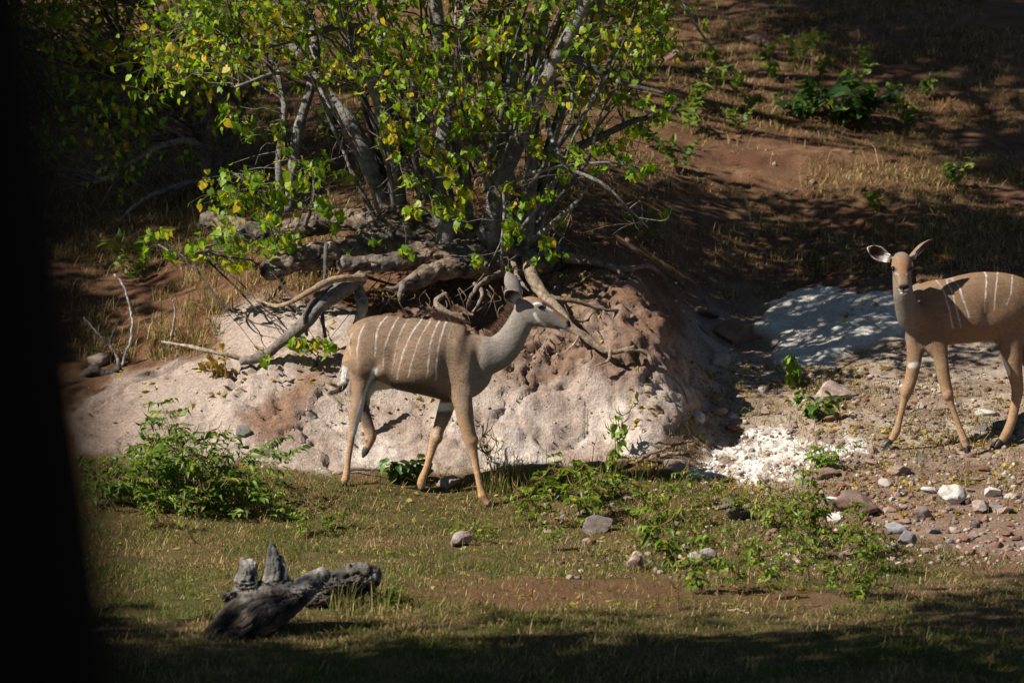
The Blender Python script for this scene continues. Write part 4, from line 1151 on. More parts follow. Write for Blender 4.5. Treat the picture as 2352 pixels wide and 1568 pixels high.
def leaf_objects(idxs, P, tip, nn, sz, col, parent, off, meshes, cols):
    cols = np.array(cols)
    for i in idxs:
        t = norm(tip[i]); n = norm(nn[i] - t * (nn[i] @ t)); s = np.cross(t, n)
        o = bpy.data.objects.new('leaf', meshes[int(np.argmin(((cols - col[i]) ** 2).sum(1)))])
        m = np.eye(4); m[:3, 0] = s * sz[i]; m[:3, 1] = t * sz[i]; m[:3, 2] = n * sz[i]; m[:3, 3] = P[i] - off
        o.matrix_local = Matrix(m)
        COL.objects.link(o); o.parent = parent
leaf_objects(pick, P, tip, nn, sz, col, crown, tb, leaf_me, LEAF_COLS)

# ------------------------------------------------------------------ the second tree, at the left
rl = np.random.default_rng(33)
lb = gp(485, 425)
tree2 = thing('tree', 'shadowed low-branching tree at the upper left with an arching bare branch', 'tree', lb)
att2 = []
YB = lb[1]
def L2(name, pts, r0, r1, col=BKD, sides=9, lump=.18):
    o, P_ = limb(tree2, name, lb, [(a, b, YB + d) for a, b, d in pts], r0, r1, sides, col, lump, len(att2) + 60, .015)
    att2.append(P_); return o
L2('trunk', [(490, 440, 0), (482, 405, 0), (468, 350, -.05), (455, 300, -.1)], 20, 13, (.2, .18, .165))
L2('stem', [(486, 420, 0), (520, 340, -.1), (556, 250, -.2), (590, 190, -.3), (560, 120, -.4), (500, 60, -.5), (470, -60, -.6)], 14, 6)
L2('branch', [(470, 340, 0), (430, 326, -.3), (380, 334, -.5), (320, 366, -.7), (270, 398, -.8), (218, 420, -.9)], 10, 5, (.30, .27, .24))
L2('branch', [(480, 420, 0), (420, 424, -.4), (360, 440, -.7), (310, 470, -.9), (262, 520, -1.0)], 8, 3, (.34, .30, .26))
L2('stem', [(460, 320, -.1), (425, 245, -.3), (375, 190, -.5), (310, 168, -.7), (230, 190, -.9)], 11, 4)
L2('stem', [(520, 340, -.1), (495, 240, -.3), (440, 160, -.5), (370, 110, -.7), (280, 90, -.9)], 10, 4)
L2('branch', [(430, 250, -.3), (370, 270, -.5), (300, 290, -.7), (210, 300, -.9)], 6, 3)
L2('branch', [(560, 250, -.2), (500, 180, -.5), (420, 100, -.7), (330, 30, -.9), (240, -40, -1)], 8, 4)
L2('branch', [(375, 190, -.5), (290, 230, -.8), (190, 240, -1), (90, 260, -1.2)], 6, 3)
L2('branch', [(440, 330, -.2), (390, 300, -.5), (310, 330, -.8), (220, 350, -1)], 5, 2, (.26, .24, .21))
L2('stem', [(590, 190, -.3), (640, 120, -.4), (650, 20, -.5), (610, -100, -.6)], 9, 4)
att2 = np.vstack(att2)
cen, spr, cnt = [], [], []
for _ in range(250):
    a = rl.uniform(-60, 720); b = rl.uniform(-120, 330)
    if a > 560 and b > 200: b = rl.uniform(-120, 180)
    if b > 250 and a > 330: a = rl.uniform(120, 330)
    cen.append(at(a, b, YB + rl.uniform(-1.6, 1.0))); spr.append([.12, .12, .10]); cnt.append(int(rl.integers(7, 13)))
for a, b, n in ((300, 380, 10), (215, 390, 8), (330, 300, 10), (455, 250, 10), (270, 435, 7), (600, 300, 14), (580, 240, 12), (530, 280, 10), (420, 360, 8)):
    cen.append(at(a, b, YB - .9)); spr.append([.08, .08, .06]); cnt.append(n)
for _ in range(130):
    cen.append(at(rl.uniform(-80, 430), rl.uniform(-120, 230), YB + rl.uniform(-1.4, 1.4))); spr.append([.13, .13, .11]); cnt.append(int(rl.integers(8, 14)))
for _ in range(160):
    cen.append(at(rl.uniform(-300, 700), rl.uniform(-700, -120), YB + rl.uniform(-1.8, 1.5))); spr.append([.2, .2, .15]); cnt.append(11)
cen, spr, cnt = np.array(cen), np.array(spr), np.array(cnt)
tw_ = Soup()
grow_twigs(tw_, att2, cen, rl, .007)
for _ in range(300):
    q = at(rl.uniform(60, 560), rl.uniform(120, 430), YB + rl.uniform(-1.5, .2))
    a = att2[rl.choice(np.argsort(((att2 - q) ** 2).sum(1))[:14])]
    e = a + norm(q - a + np.array([-.5, -.1, .0]) + rl.normal(0, .25, 3)) * rl.uniform(.25, .8)
    tw_.tube(catmull(np.array([a, (a + e) / 2 + rl.normal(0, .05, 3), e]), 6), np.linspace(.006, .0018, 6), 4, c=np.array([.2, .175, .155]) * rl.uniform(.6, 1.6), cap=False)
tag(link('twigs', tw_.mesh('twigs', M_BARK, lb), tree2), kind='stuff')
P, tip, nn, sz, col = cluster_leaves(cen, spr, cnt, rl, size=(.04, .085), yellow=.12, dark=.5)
V_, T_, C_ = place_leaves(HEART, P - lb, tip, nn, sz, col)
tag(link('crown', np_mesh('crown', V_, T_, M_LEAF, C_), tree2), kind='stuff')

# ------------------------------------------------------------------ unseen trees added outside the frame to shade its edges
def shade_tree(label, base, crowns, rg, leaf=(.10, .17), bark=(.10, .085, .07), r=.16, lean=None, yellow=.04):
    b = np.array([base[0], base[1], float(gz(base[0], base[1])[0])])
    t = thing('tree', label, 'tree', b, None)
    top = np.mean([c[:3] for c in crowns], 0)
    mid = (b + top) / 2 + (np.array(lean) if lean is not None else 0)
    s = Soup()
    Pt = catmull(np.array([b - [0, 0, .3], b + (mid - b) * .5, mid, top]), 26)
    s.tube(Pt, np.linspace(r * 1.15, r * .35, 26), 14, .18, 5, c=np.array(bark))
    link('trunk', s.mesh('trunk', M_BARK, b), t)
    s = Soup(); A = []
    allP = []
    for cx, cy, cz, rx, ry, rz, n in crowns:
        c = np.array([cx, cy, cz])
        n = int(n * 2.1); d = np.clip(rg.normal(0, .55, (n, 3)), -1.5, 1.5)
        q = c + d * np.array([rx, ry, rz])
        q = q[fbm(q * .9, 2, 9) > -.45]
        allP.append(q)
        for _ in range(14):
            e = q[rg.integers(len(q))]
            a = Pt[rg.integers(12, 26)]
            s.tube(catmull(np.array([a, (a + e) / 2 + rg.normal(0, .2, 3) + [0, 0, .2], e]), 9), np.linspace(r * .35, .012, 9), 6, .1, 3, c=np.array(bark), cap=False)
    link('branches', s.mesh('branches', M_BARK, b), t)
    q = np.vstack(allP); n = len(q)
    tipd = np.c_[rg.normal(0, .6, n), rg.normal(0, .6, n), -np.ones(n) * .7]
    V_, T_, C_ = place_leaves(HEART, q - b, tipd, rg.normal(0, .6, (n, 3)) + np.array([0, 0, 1.0]), rg.uniform(*leaf, n), leaf_colors(n, rg, yellow, .5))
    tag(link('crown', np_mesh('crown', V_, T_, M_LEAF, C_), t), kind='stuff')
    return t
def shadow_src(px, py, t):
    """where a crown must stand to shade the ground seen at a pixel"""
    return gp(px, py) - SUN_DIR * t
rs = np.random.default_rng(50)
# dark upright at the left edge, out of focus: made-up trunk, added shading crown
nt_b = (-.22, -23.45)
near = thing('tree', 'dark out-of-focus upright close to the viewer at the left edge, made up as a tree trunk', 'tree', (nt_b[0], nt_b[1], float(gz(*nt_b)[0])))
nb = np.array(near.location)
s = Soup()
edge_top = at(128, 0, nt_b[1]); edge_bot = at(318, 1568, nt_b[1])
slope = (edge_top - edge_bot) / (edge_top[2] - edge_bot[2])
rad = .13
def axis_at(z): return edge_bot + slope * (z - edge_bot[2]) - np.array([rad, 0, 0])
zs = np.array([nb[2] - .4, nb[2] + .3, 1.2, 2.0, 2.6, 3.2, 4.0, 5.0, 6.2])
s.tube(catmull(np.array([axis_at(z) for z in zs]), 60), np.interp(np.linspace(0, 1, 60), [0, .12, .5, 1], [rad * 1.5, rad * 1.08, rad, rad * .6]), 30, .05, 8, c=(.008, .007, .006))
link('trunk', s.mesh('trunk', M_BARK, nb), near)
n = 5200
q = axis_at(6.0) + np.array([-1.6, -1.0, 0]) + norm(rs.normal(0, 1, (n, 3))) * (rs.uniform(0, 1, (n, 1)) ** .4) * np.array([2.8, 2.6, 1.7])  # unseen crown, added to keep the sun off the upright
V_, T_, C_ = place_leaves(HEART, q - nb, np.c_[rs.normal(0, .6, n), rs.normal(0, .6, n), -np.ones(n) * .7], rs.normal(0, .6, (n, 3)) + [0, 0, 1], rs.uniform(.18, .28, n), leaf_colors(n, rs, .03, .6))
tag(link('crown', np_mesh('crown', V_, T_, M_LEAF, C_), near), kind='stuff')
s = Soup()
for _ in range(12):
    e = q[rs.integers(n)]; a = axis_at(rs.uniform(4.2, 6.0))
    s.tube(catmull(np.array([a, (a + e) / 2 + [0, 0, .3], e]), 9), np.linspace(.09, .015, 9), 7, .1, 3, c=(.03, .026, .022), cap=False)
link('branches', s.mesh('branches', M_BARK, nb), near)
def over(x, y, z, t, rx, ry, rz, n):
    """a crown standing where it shades the point (x, y, z)"""
    c = np.array([x, y, z]) - SUN_DIR * t
    return (c[0], c[1], c[2], rx, ry, rz, n)
shade_tree('tall unseen tree added left of the foreground grass to shade it', (-9.8, -12.5), [over(.4, -7.6, -.2, 11, 4.2, 1.9, .7, 8000), over(4.0, -4.9, -.1, 11, 1.3, 1.7, .6, 2000), over(-3.2, -6.3, -.1, 11, 1.1, 1.2, .5, 1500)], rs, r=.2)  # added out of view; crowns aimed to darken the bottom edge
shade_tree('tall unseen tree added beyond the upper left corner to shade it', (-11.5, 3.5), [over(-4.7, 6.8, 3.1, 9, 2.2, 2.6, 1.6, 6500), over(-4.1, 3.2, .9, 9, .9, 1.1, .8, 1300), over(-5.2, 11.0, 3.6, 10, 2.2, 2.6, 1.2, 4200)], rs, r=.2)  # added for its shadow on the left tree and corner
shade_tree('tall unseen tree added on the hillside to shade the upper right', (-6.6, 10.5), [over(5.5, 13.8, 3.6, 13, 2.6, 3.2, 1.2, 7000), over(5.4, 9.0, 2.2, 12, .8, 1.3, .7, 1200)], rs, r=.22)  # not in view, put in to darken the top right

# ------------------------------------------------------------------ rocks and stones
def rock_mesh(seed, sub=3, planes=14, rough=.06, col=(.25, .17, .13), col2=None, flat=1.0):
    rg = np.random.default_rng(seed)
    bm = bmesh.new(); bmesh.ops.create_icosphere(bm, subdivisions=sub, radius=1)
    D = norm(np.array([v.co[:] for v in bm.verts]))
    pn = norm(rg.normal(0, 1, (planes, 3))); pd = rg.uniform(.45, .95, planes)
    dots = D @ pn.T
    r = np.where(dots > .05, pd / np.maximum(dots, .05), 9).min(1)
    r = np.minimum(r, 1.35); r = np.minimum(r / np.percentile(r, 80), 1.12) * (1 + rough * fbm(D * 4 + seed, 4, seed))
    for v, d, k in zip(bm.verts, D, r): v.co = d * k
    me = bpy.data.meshes.new('rock'); bm.to_mesh(me); bm.free()
    k = smooth(-.25, .35, fbm(D * 2.2 + seed, 3, seed + 5))[:, None]
    c2 = np.array(col2 if col2 is not None else np.array(col) * 1.35)
    set_col(me, np.array(col) * (1 - k) + c2 * k)
    me.polygons.foreach_set('use_smooth', np.ones(len(me.polygons), bool))
    try: me.set_sharp_from_angle(angle=math.radians(32))
    except Exception: pass
    me.materials.append(M_ROCK)
    return me

def put_rock(name, me, px, py, wpx, hpx, deep=.7, rz=0., tilt=0., sink=.25, label=None, cat='rock', group=None):
    """rock whose foot is at a pixel; width and height as seen, in pixels"""
    g = gp(px, py); f = 1 / ppm(g[1])
    o = link(name, me, None)
    sx, sz_ = wpx * f / 2, hpx * f / 2
    o.scale = (sx, sx * deep, sz_)
    o.rotation_euler = (rg_r.normal(0, .08), tilt, rz)
    o.location = (g[0], g[1] + sx * deep * .5, g[2] + sz_ * (1 - sink * 2))
    return tag(o, label, cat, group)
rg_r = np.random.default_rng(77)
MARKS = [(1918, 915, 'the tan boulder'), (1955, 1170, 'the flat brown slab'), (2188, 1150, 'the cracked white stone'), (1597, 955, 'the pale mound-foot stone'), (1662, 840, 'the round gully boulder'), (1690, 780, 'the big buried boulder'), (1760, 1050, 'the lower chalk patch'), (1880, 760, 'the upper chalk patch'), (2060, 1220, 'the bluish flat stone'), (968, 1125, 'the walking antelope'), (2030, 1030, "the right antelope's forehoof"), (2220, 1045, "the right antelope's middle hoof"), (2290, 1030, "the right antelope's hind hoof"), (1462, 1300, 'the pointed two-coloured stone'), (1055, 1250, 'the pale jagged stone'), (1375, 1220, 'the half-hidden grey stone'), (1610, 1280, 'the pale flat stone'), (1695, 1190, 'the dark hollow stone'), (450, 1100, 'the podded shrub'), (620, 1400, 'the pronged stump'), (1935, 275, 'the larger slope bush'), (1845, 270, 'the smaller slope bush'), (270, 800, 'the grey sticks'), (1557, 135, 'the high brown boulder'), (1735, 95, 'the dark high boulder'), (1418, 1070, 'the rough brown rock'), (2250, 1175, 'the pale pink stone'), (1180, 560, 'the big tree'), (720, 900, 'the antelope tail')]
PENDING = []
def later_label(o, px, py, what):
    PENDING.append((o, px, py, what))
def give_labels():
    """labels that say which one: what it is, and where it stands from the nearest landmark"""
    from collections import defaultdict
    D = defaultdict(list)
    for o, px, py, what in PENDING:
        d, mk = min((math.hypot(px - a, (py - b) * 1.6), k) for k, (a, b, _) in enumerate(MARKS))
        a, b, nm = MARKS[mk]
        dx, dy = px - a, (py - b) * 1.6
        side = ('right of' if dx > 0 else 'left of') if abs(dx) > abs(dy) else ('in front of' if dy > 0 else 'behind')
        D[(what, side, nm)].append((d, o))
    ORD = ['nearest', 'second nearest', 'third nearest', 'fourth nearest', 'fifth nearest', 'sixth nearest', 'seventh nearest', 'eighth nearest', 'ninth nearest', 'tenth nearest', 'eleventh nearest', 'twelfth nearest']
    for (what, side, nm), lst in D.items():
        lst.sort(key=lambda q: q[0])
        for k, (d, o) in enumerate(lst):
            o['label'] = ('%s %s %s' % (what, side, nm)) if len(lst) == 1 else ('%s %s %s, %s one' % (what, side, nm, ORD[min(k, 11)]))
BR, GY_, WH, RD = (.215, .125, .09), (.22, .19, .17), (.70, .66, .61), (.24, .12, .075)
PK = (.36, .25, .20)
RK = [
 (1918, 925, 100, 62, .8, .2, -.12, PK, (.62, .52, .45), 'tan boulder with pale broken top behind the leafy herb'),
 (1955, 1178, 148, 60, .8, .05, -.14, (.235, .15, .12), (.29, .20, .16), 'large flat brown slab below the white chalk patch'),
 (2188, 1158, 66, 58, .8, .3, .1, WH, (.45, .40, .36), 'white cracked stone on the stony ground below the right antelope'),
 (2138, 1132, 40, 24, .8, .0, .1, WH, None, 'small white stone left of the cracked white stone'),
 (1597, 965, 62, 40, .8, .4, .1, (.50, .44, .38), (.62, .56, .50), 'pale grey stone at the foot of the clay mound'),
 (1648, 955, 44, 30, .9, .0, .0, PK, None, 'pinkish stone beside the pale stone at the mound foot'),
 (1700, 925, 34, 28, .9, .0, .0, (.30, .235, .195), None, 'rounded brown stone between mound and tan boulder'),
 (1662, 848, 56, 44, .9, .2, .1, (.40, .34, .30), (.48, .42, .38), 'round grey boulder in the gully right of the mound'),
 (1690, 790, 105, 70, 1., .1, .0, (.25, .165, .12), (.33, .24, .18), 'big brown boulder half buried in the gully'),
 (1622, 730, 60, 40, 1., .1, .1, (.2, .13, .1), None, 'brown boulder in dappled shade high in the gully'),
 (1418, 1080, 62, 46, .8, .3, .0, (.24, .145, .09), (.32, .2, .12), 'rough brown rock at the end of the antelope shadow'),
 (1358, 1090, 70, 44, .9, .0, .05, (.22, .13, .095), None, 'dark brown rock inside the antelope shadow'),
 (1550, 1082, 62, 34, .8, .0, .1, PK, None, 'flat reddish stone left of the white chalk patch'),
 (1887, 1098, 90, 30, .7, .1, .05, (.27, .18, .13), None, 'flat brown stone at the lower edge of the white chalk'),
 (1030, 1122, 60, 34, .8, .3, -.35, (.36, .26, .22), (.48, .38, .33), 'tilted pink grey stone between the forelegs of the antelope'),
 (1055, 1255, 66, 44, .8, .2, -.1, (.34, .25, .215), (.50, .42, .38), 'pale jagged stone in the grass below the walking antelope'),
 (1462, 1308, 46, 52, .8, .2, -.3, (.30, .17, .11), (.55, .46, .40), 'pointed brown and white stone at the front of the grass'),
 (1375, 1225, 78, 50, .8, .1, .1, (.24, .19, .165), (.36, .30, .27), 'grey stone half hidden behind herbs in the grass'),
 (1610, 1285, 76, 36, .8, .1, .1, (.42, .38, .34), None, 'pale flat stone behind thin herb stems'),
 (1660, 1168, 62, 34, .8, .1, .1, (.24, .165, .135), None, 'brown stone left of the flat brown slab'),
 (1695, 1195, 74, 44, .8, .5, .2, (.13, .10, .09), None, 'dark stone with a shaded hollow among green herbs'),
 (2265, 955, 56, 26, .8, .0, .0, WH, (.45, .4, .35), 'white capped stone near the hind hoof of the right antelope'),
 (2300, 985, 44, 24, .9, .0, .0, (.17, .15, .14), None, 'dark rock standing in for the shaded side of the white capped stone'),  # shaded side of the white capped stone, put in as a dark rock
 (2060, 1225, 60, 34, .8, .2, .1, (.33, .33, .35), None, 'bluish grey flat stone on the lower right gravel'),
 (2080, 1250, 50, 44, .8, .0, .1, (.24, .225, .23), None, 'grey block below the bluish flat stone'),
 (2250, 1180, 60, 40, .8, .2, .1, PK, (.5, .42, .36), 'pale pink stone right of the cracked white stone'),
 (2120, 1195, 54, 40, .8, .4, .1, (.24, .185, .17), None, 'grey brown stone below the cracked white stone'),
 (2065, 1090, 60, 34, .8, .2, .1, PK, None, 'pinkish stone below the forehoof of the right antelope'),
 (2240, 640, 0, 0, 1, 0, 0, BR, None, None),
 (1557, 140, 70, 44, .9, .1, .1, (.20, .12, .095), None, 'brown boulder high on the slope right of the crown'),
 (1735, 100, 60, 34, .9, .1, .1, (.13, .085, .07), None, 'dark boulder high on the slope under the overhanging twigs'),
 (232, 838, 60, 42, .9, .1, .1, (.42, .33, .27), None, 'pale stone behind the grey sticks at the left'),
 (556, 712, 0, 0, 1, 0, 0, BR, None, None),
 (560, 1000, 50, 28, .8, .2, .2, (.26, .25, .245), None, 'grey stone behind the green shrub'),
 (1145, 960, 84, 30, .7, .1, -.1, (.34, .27, .24), None, 'grey stone set in the clay below the antelope chest'),
]
for i, (px, py, w, h, dp, rz, ti, c, c2, lab) in enumerate(RK):
    if lab: put_rock('rock', rock_mesh(100 + i, 4, 11, .09, c, c2), px, py, w, h, dp, rz, ti, .22, lab, 'rock')
small = [rock_mesh(300 + i, 2, 10, .08, c) for i, c in enumerate([BR, GY_, PK, RD, (.46, .40, .35), (.30, .22, .18), WH])]
n_st = 0
while n_st < 290:
    k = rg_r.uniform()
    if k < .55: px, py = rg_r.uniform(1850, 2345), rg_r.normal(1185, 60)
    elif k < .75: px, py = rg_r.uniform(1560, 2340), rg_r.uniform(880, 1060)
    elif k < .88: px, py = rg_r.uniform(1250, 1900), rg_r.uniform(1090, 1280)
    elif k < .94: px, py = rg_r.uniform(1600, 1800), rg_r.uniform(680, 860)
    else: px, py = rg_r.uniform(250, 1050), rg_r.uniform(850, 1085)
    if py > 1320 or py < 600 or (px > 1730 and py < 860): continue
    w = 9 + rg_r.gamma(1.6, 7.5); w = min(w, 46)
    if px < 1100: w = min(w, 13)
    me = small[rg_r.choice(7, p=[.26, .16, .18, .14, .11, .11, .04])]
    where = ('stony ground at the lower right' if k < .55 else 'gravel slope below the chalk and right antelope' if k < .75 else 'grass edge below the mound' if k < .88 else 'shaded gully' if k < .94 else 'pale clay bank')
    o = put_rock('stone', me, px, py, w, w * rg_r.uniform(.45, .8), rg_r.uniform(.7, 1.1), rg_r.uniform(0, 3), rg_r.normal(0, .2), .25, 'small loose stone lying on the ' + where, 'stone', 'small stones on the ' + where)
    later_label(o, px, py, ('tiny ' if w < 14 else 'small ' if w < 24 else 'loose ') + ['brown', 'grey', 'pinkish', 'reddish', 'pale', 'tan', 'white'][small.index(me)] + ' stone')
    n_st += 1

def scatter_px(n, x0, x1, y0, y1, rg):
    """random ground points under a stretch of the picture, even over the picture"""
    out = []
    # even in the picture = invert through depth table per column block
    X = rg.uniform(x0, x1, n); Yp = rg.uniform(y0, y1, n)
    return X, Yp
# depth table: picture rows to ground depth, for fast vectorised placing
TX = np.linspace(-150, 2500, 54); TY = np.linspace(-60, 1640, 171)
TAB = np.array([[gp(x, y) for y in TY] for x in TX])
def gpv(X, Yp):
    i = np.clip((X - TX[0]) / (TX[1] - TX[0]), 0, len(TX) - 1.001); j = np.clip((Yp - TY[0]) / (TY[1] - TY[0]), 0, len(TY) - 1.001)
    a, b = i.astype(int), j.astype(int); u = (i - a)[:, None]; v = (j - b)[:, None]
    q = TAB[a, b] * (1 - u) * (1 - v) + TAB[a + 1, b] * u * (1 - v) + TAB[a, b + 1] * (1 - u) * v + TAB[a + 1, b + 1] * u * v
    q[:, 2] = gz(q[:, 0], q[:, 1])
    return q

# gravel: too many to count
rg = np.random.default_rng(88)
def pebbles(n, x0, x1, y0, y1, size, cols, keep=None, sink=.3):
    X, Yp = rg.uniform(x0, x1, n), rg.uniform(y0, y1, n)
    if keep is not None:
        k = keep(X, Yp); X, Yp = X[k], Yp[k]
    q = gpv(X, Yp); n = len(q)
    ico = bmesh.new(); bmesh.ops.create_icosphere(ico, subdivisions=1, radius=1)
    IV = np.array([v.co[:] for v in ico.verts]); IT = np.array([[v.index for v in f.verts] for f in ico.faces]); ico.free()
    sz = size * rg.gamma(2.0, .5, n).clip(.25, 3.2)
    sc = sz[:, None] * np.c_[rg.uniform(.7, 1.3, n), rg.uniform(.7, 1.3, n), rg.uniform(.4, .9, n)]
    jit = 1 + rg.normal(0, .16, (n, len(IV), 1))
    V = q[:, None] + IV[None] * jit * sc[:, None]
    V[:, :, 2] += (sc[:, 2] * sink)[:, None]
    c = np.array(cols)[rg.integers(0, len(cols), n)] * rg.uniform(.7, 1.25, (n, 1))
    T = (IT[None] + (np.arange(n) * len(IV))[:, None, None]).reshape(-1, 3)
    return V.reshape(-1, 3), T, np.repeat(c, len(IV), 0)
gs = Soup()
gs.add(*pebbles(5200, 1560, 2360, 860, 1300, .009, [BR, GY_, PK, PK, RD, (.5, .44, .38), (.36, .28, .23)], lambda X, Yp: rg.uniform(size=len(X)) < np.clip((X - 1500) / 500, .25, 1)))
gs.add(*pebbles(900, 200, 1600, 800, 1090, .0045, [(.6, .5, .42), PK, (.42, .3, .23), (.55, .45, .37)]))
gs.add(*pebbles(1500, 1250, 2100, 1090, 1330, .010, [BR, GY_, PK, RD]))
gs.add(*pebbles(1200, 1450, 2340, 560, 880, .010, [BR, RD, (.3, .22, .17), (.38, .3, .25)], lambda X, Yp: poly_mask(X, Yp, CHALK_B, 20) < .2))
gs.add(*pebbles(1400, 150, 2340, 60, 640, .012, [BR, RD, (.2, .11, .07), (.26, .17, .12)]))
tag(link('gravel', gs.mesh('gravel', M_ROCK, None, False)), 'loose gravel and crumbs of earth strewn over the bank', 'gravel', kind='stuff')
# crumbly chalk lumps
cs = Soup()
cs.add(*pebbles(4200, 1550, 2000, 970, 1110, .0075, [(.80, .765, .70), (.72, .67, .60), (.62, .54, .46)], lambda X, Yp: poly_mask(X, Yp, CHALK_A, 6) * rg.uniform(size=len(X)) > .3, .0))
tag(link('chalk_crumbs', cs.mesh('chalk_crumbs', M_ROCK, None, False)), 'crumbly white chalk lumps of the two white patches', 'chalk', kind='stuff')

# ------------------------------------------------------------------ grass, straw, litter
def blades(q, h, lean, wid, col, rg, segs=2):
    n = len(q)
    az = rg.uniform(0, 2 * math.pi, n)
    d = np.c_[np.cos(az), np.sin(az), np.zeros(n)]
    s = np.c_[-np.sin(az + rg.normal(0, .8, n)), np.cos(az), np.zeros(n)]; s = norm(s)
    le = np.abs(lean)
    k1_ = q + d * (h * le * .35)[:, None] + np.array([0, 0, 1.0]) * (h * .62)[:, None] * np.sqrt(np.clip(1 - le ** 2 * .5, .1, 1))[:, None]
    k2_ = q + d * (h * le)[:, None] + np.array([0, 0, 1.0]) * (h * np.sqrt(np.clip(1 - le ** 2, .02, 1)))[:, None]
    w = wid[:, None]
    V = np.stack([q - s * w, q + s * w, k1_ - s * w * .8, k1_ + s * w * .8, k2_], 1)
    T = np.array([(0, 1, 3), (0, 3, 2), (2, 3, 4)])
    return V.reshape(-1, 3), (T[None] + (np.arange(n) * 5)[:, None, None]).reshape(-1, 3), np.repeat(col, 5, 0)

GR = np.array([(.115, .16, .022), (.078, .125, .019), (.165, .185, .032), (.052, .09, .017)])
ST = np.array([(.35, .25, .105), (.26, .175, .075), (.46, .35, .165), (.19, .12, .053)])
def turf(n, x0, x1, y0, y1, green, hmean, rg, keep=None, lean=.75, wid=.0026, clump=None):
    X, Yp = rg.uniform(x0, x1, n), rg.uniform(y0, y1, n)
    if clump is not None:      # gather into tufts
        cx_, cy_ = rg.uniform(x0, x1, clump), rg.uniform(y0, y1, clump)
        k = rg.integers(0, clump, n)
        X, Yp = cx_[k] + rg.normal(0, 16, n), cy_[k] + rg.normal(0, 5.5, n)
    q = gpv(X, Yp)
    g = fbm(q * np.array([2.1, 2.1, .1]), 3, 91)
    k = np.ones(len(q), bool)
    if keep is not None: k = keep(X, Yp, q)
    q, g = q[k], g[k]; n = len(q)
    isg = rg.uniform(size=n) < np.clip(green + g * .8, .02, .97)
    col = np.where(isg[:, None], GR[rg.integers(0, 4, n)], ST[rg.integers(0, 4, n)]) * rg.uniform(.7, 1.25, (n, 1))
    h = hmean * rg.gamma(3, 1 / 3, n)
    return blades(q, h, np.clip(rg.normal(lean, .2, n), .1, .99), wid * rg.uniform(.6, 1.4, n), col, rg)
def on_turf(X, Yp, q):
    m = gmask(m_turf, q[:, 0], q[:, 1]); st = gmask(m_strip, q[:, 0], q[:, 1])
    return rg.uniform(size=len(X)) < m * (1 - st * .75) * (.25 + .75 * smooth(-.35, .1, fbm(q * np.array([3.2, 3.2, .1]), 4, 93)))
gr = Soup()
gr.add(*turf(100000, 120, 2352, 1060, 1330, .58, .024, rg, on_turf, .93, .0021))
gr.add(*turf(90000, 120, 2352, 1300, 1600, .62, .028, rg, on_turf, .93, .0022))
gr.add(*turf(9000, 200, 2352, 1100, 1580, .62, .05, rg, on_turf, .82, .0020, 420))
gr.add(*turf(9000, 200, 2352, 1100, 1580, .02, .07, rg, on_turf, .985, .0022, 900))
gr.add(*turf(2200, 1120, 1520, 1085, 1130, .92, .11, rg, on_turf, .35, .0026, 34))
gr.add(*turf(700, 760, 900, 1370, 1420, .95, .11, rg, on_turf, .35, .0026, 10))
tag(link('turf_grass', gr.mesh('turf_grass', M_GRASS, None, False)), 'short green and straw-coloured turf grass in front of the bank', 'grass', kind='stuff')
def on_hill(X, Yp, q):
    h = gmask(m_hill, q[:, 0], q[:, 1]); b = fbm(q * 1.3, 3, 95)
    return rg.uniform(size=len(X)) < h * smooth(-.4, .15, b) * (1 - .8 * poly_mask(X, Yp, [(1290, 470), (1500, 440), (1800, 420), (2100, 470), (2120, 640), (1900, 680), (1700, 780), (1560, 780), (1380, 640)], 50))
dr = Soup()
dr.add(*turf(60000, 100, 2352, -40, 600, .05, .085, rg, on_hill, .93, .0032, 2600))
dr.add(*turf(46000, 100, 2352, -40, 640, .06, .07, rg, on_hill, .9, .003))
dr.add(*turf(9000, 100, 760, 560, 830, .06, .10, rg, on_hill, .75, .0032, 260))
dr.add(*turf(2800, 1640, 2352, 520, 740, .12, .085, rg, lambda X, Yp, q: rg.uniform(size=len(X)) < .8 - gmask(m_chB, q[:, 0], q[:, 1]) * 2, .6, .003, 120))
dr.add(*turf(9000, 1500, 2352, 880, 1180, .18, .05, rg, lambda X, Yp, q: (rg.uniform(size=len(X)) < .75 - gmask(m_chA, q[:, 0], q[:, 1]) - gmask(m_bank, q[:, 0], q[:, 1])), .85, .0026, 420))
tag(link('dry_grass', dr.mesh('dry_grass', M_GRASS, None, False)), 'dry straw tufts scattered over the red hillside', 'dry grass', kind='stuff')
# leaf litter
def litter(n, x0, x1, y0, y1, keep, size=(.025, .055), cols=((.48, .34, .09), (.40, .26, .08), (.28, .17, .07), (.56, .45, .17))):
    X, Yp = rg.uniform(x0, x1, n), rg.uniform(y0, y1, n)
    q = gpv(X, Yp); k = keep(X, Yp, q); q = q[k]; n = len(q); q[:, 2] += .006
    az = rg.uniform(0, 6.3, n)
    return place_leaves(HEART, q, np.c_[np.cos(az), np.sin(az), rg.normal(0, .25, n)], np.c_[rg.normal(0, .35, (n, 2)), np.ones(n)], rg.uniform(*size, n), np.array(cols)[rg.integers(0, len(cols), n)] * rg.uniform(.7, 1.2, (n, 1)))
ls = Soup()
ls.add(*litter(3000, 1450, 2340, 840, 1200, lambda X, Yp, q: (fbm(q * 2.5, 3, 97) > -.02) & (gmask(m_chA, q[:, 0], q[:, 1]) < .3)))
ls.add(*litter(900, 250, 1900, 1070, 1400, lambda X, Yp, q: fbm(q * 2.5, 3, 97) > .0))
ls.add(*litter(700, 850, 1350, 600, 700, lambda X, Yp, q: fbm(q * 3, 3, 98) > .0))
ls.add(*litter(700, 150, 1100, 560, 1000, lambda X, Yp, q: fbm(q * 2.5, 3, 99) > .12))
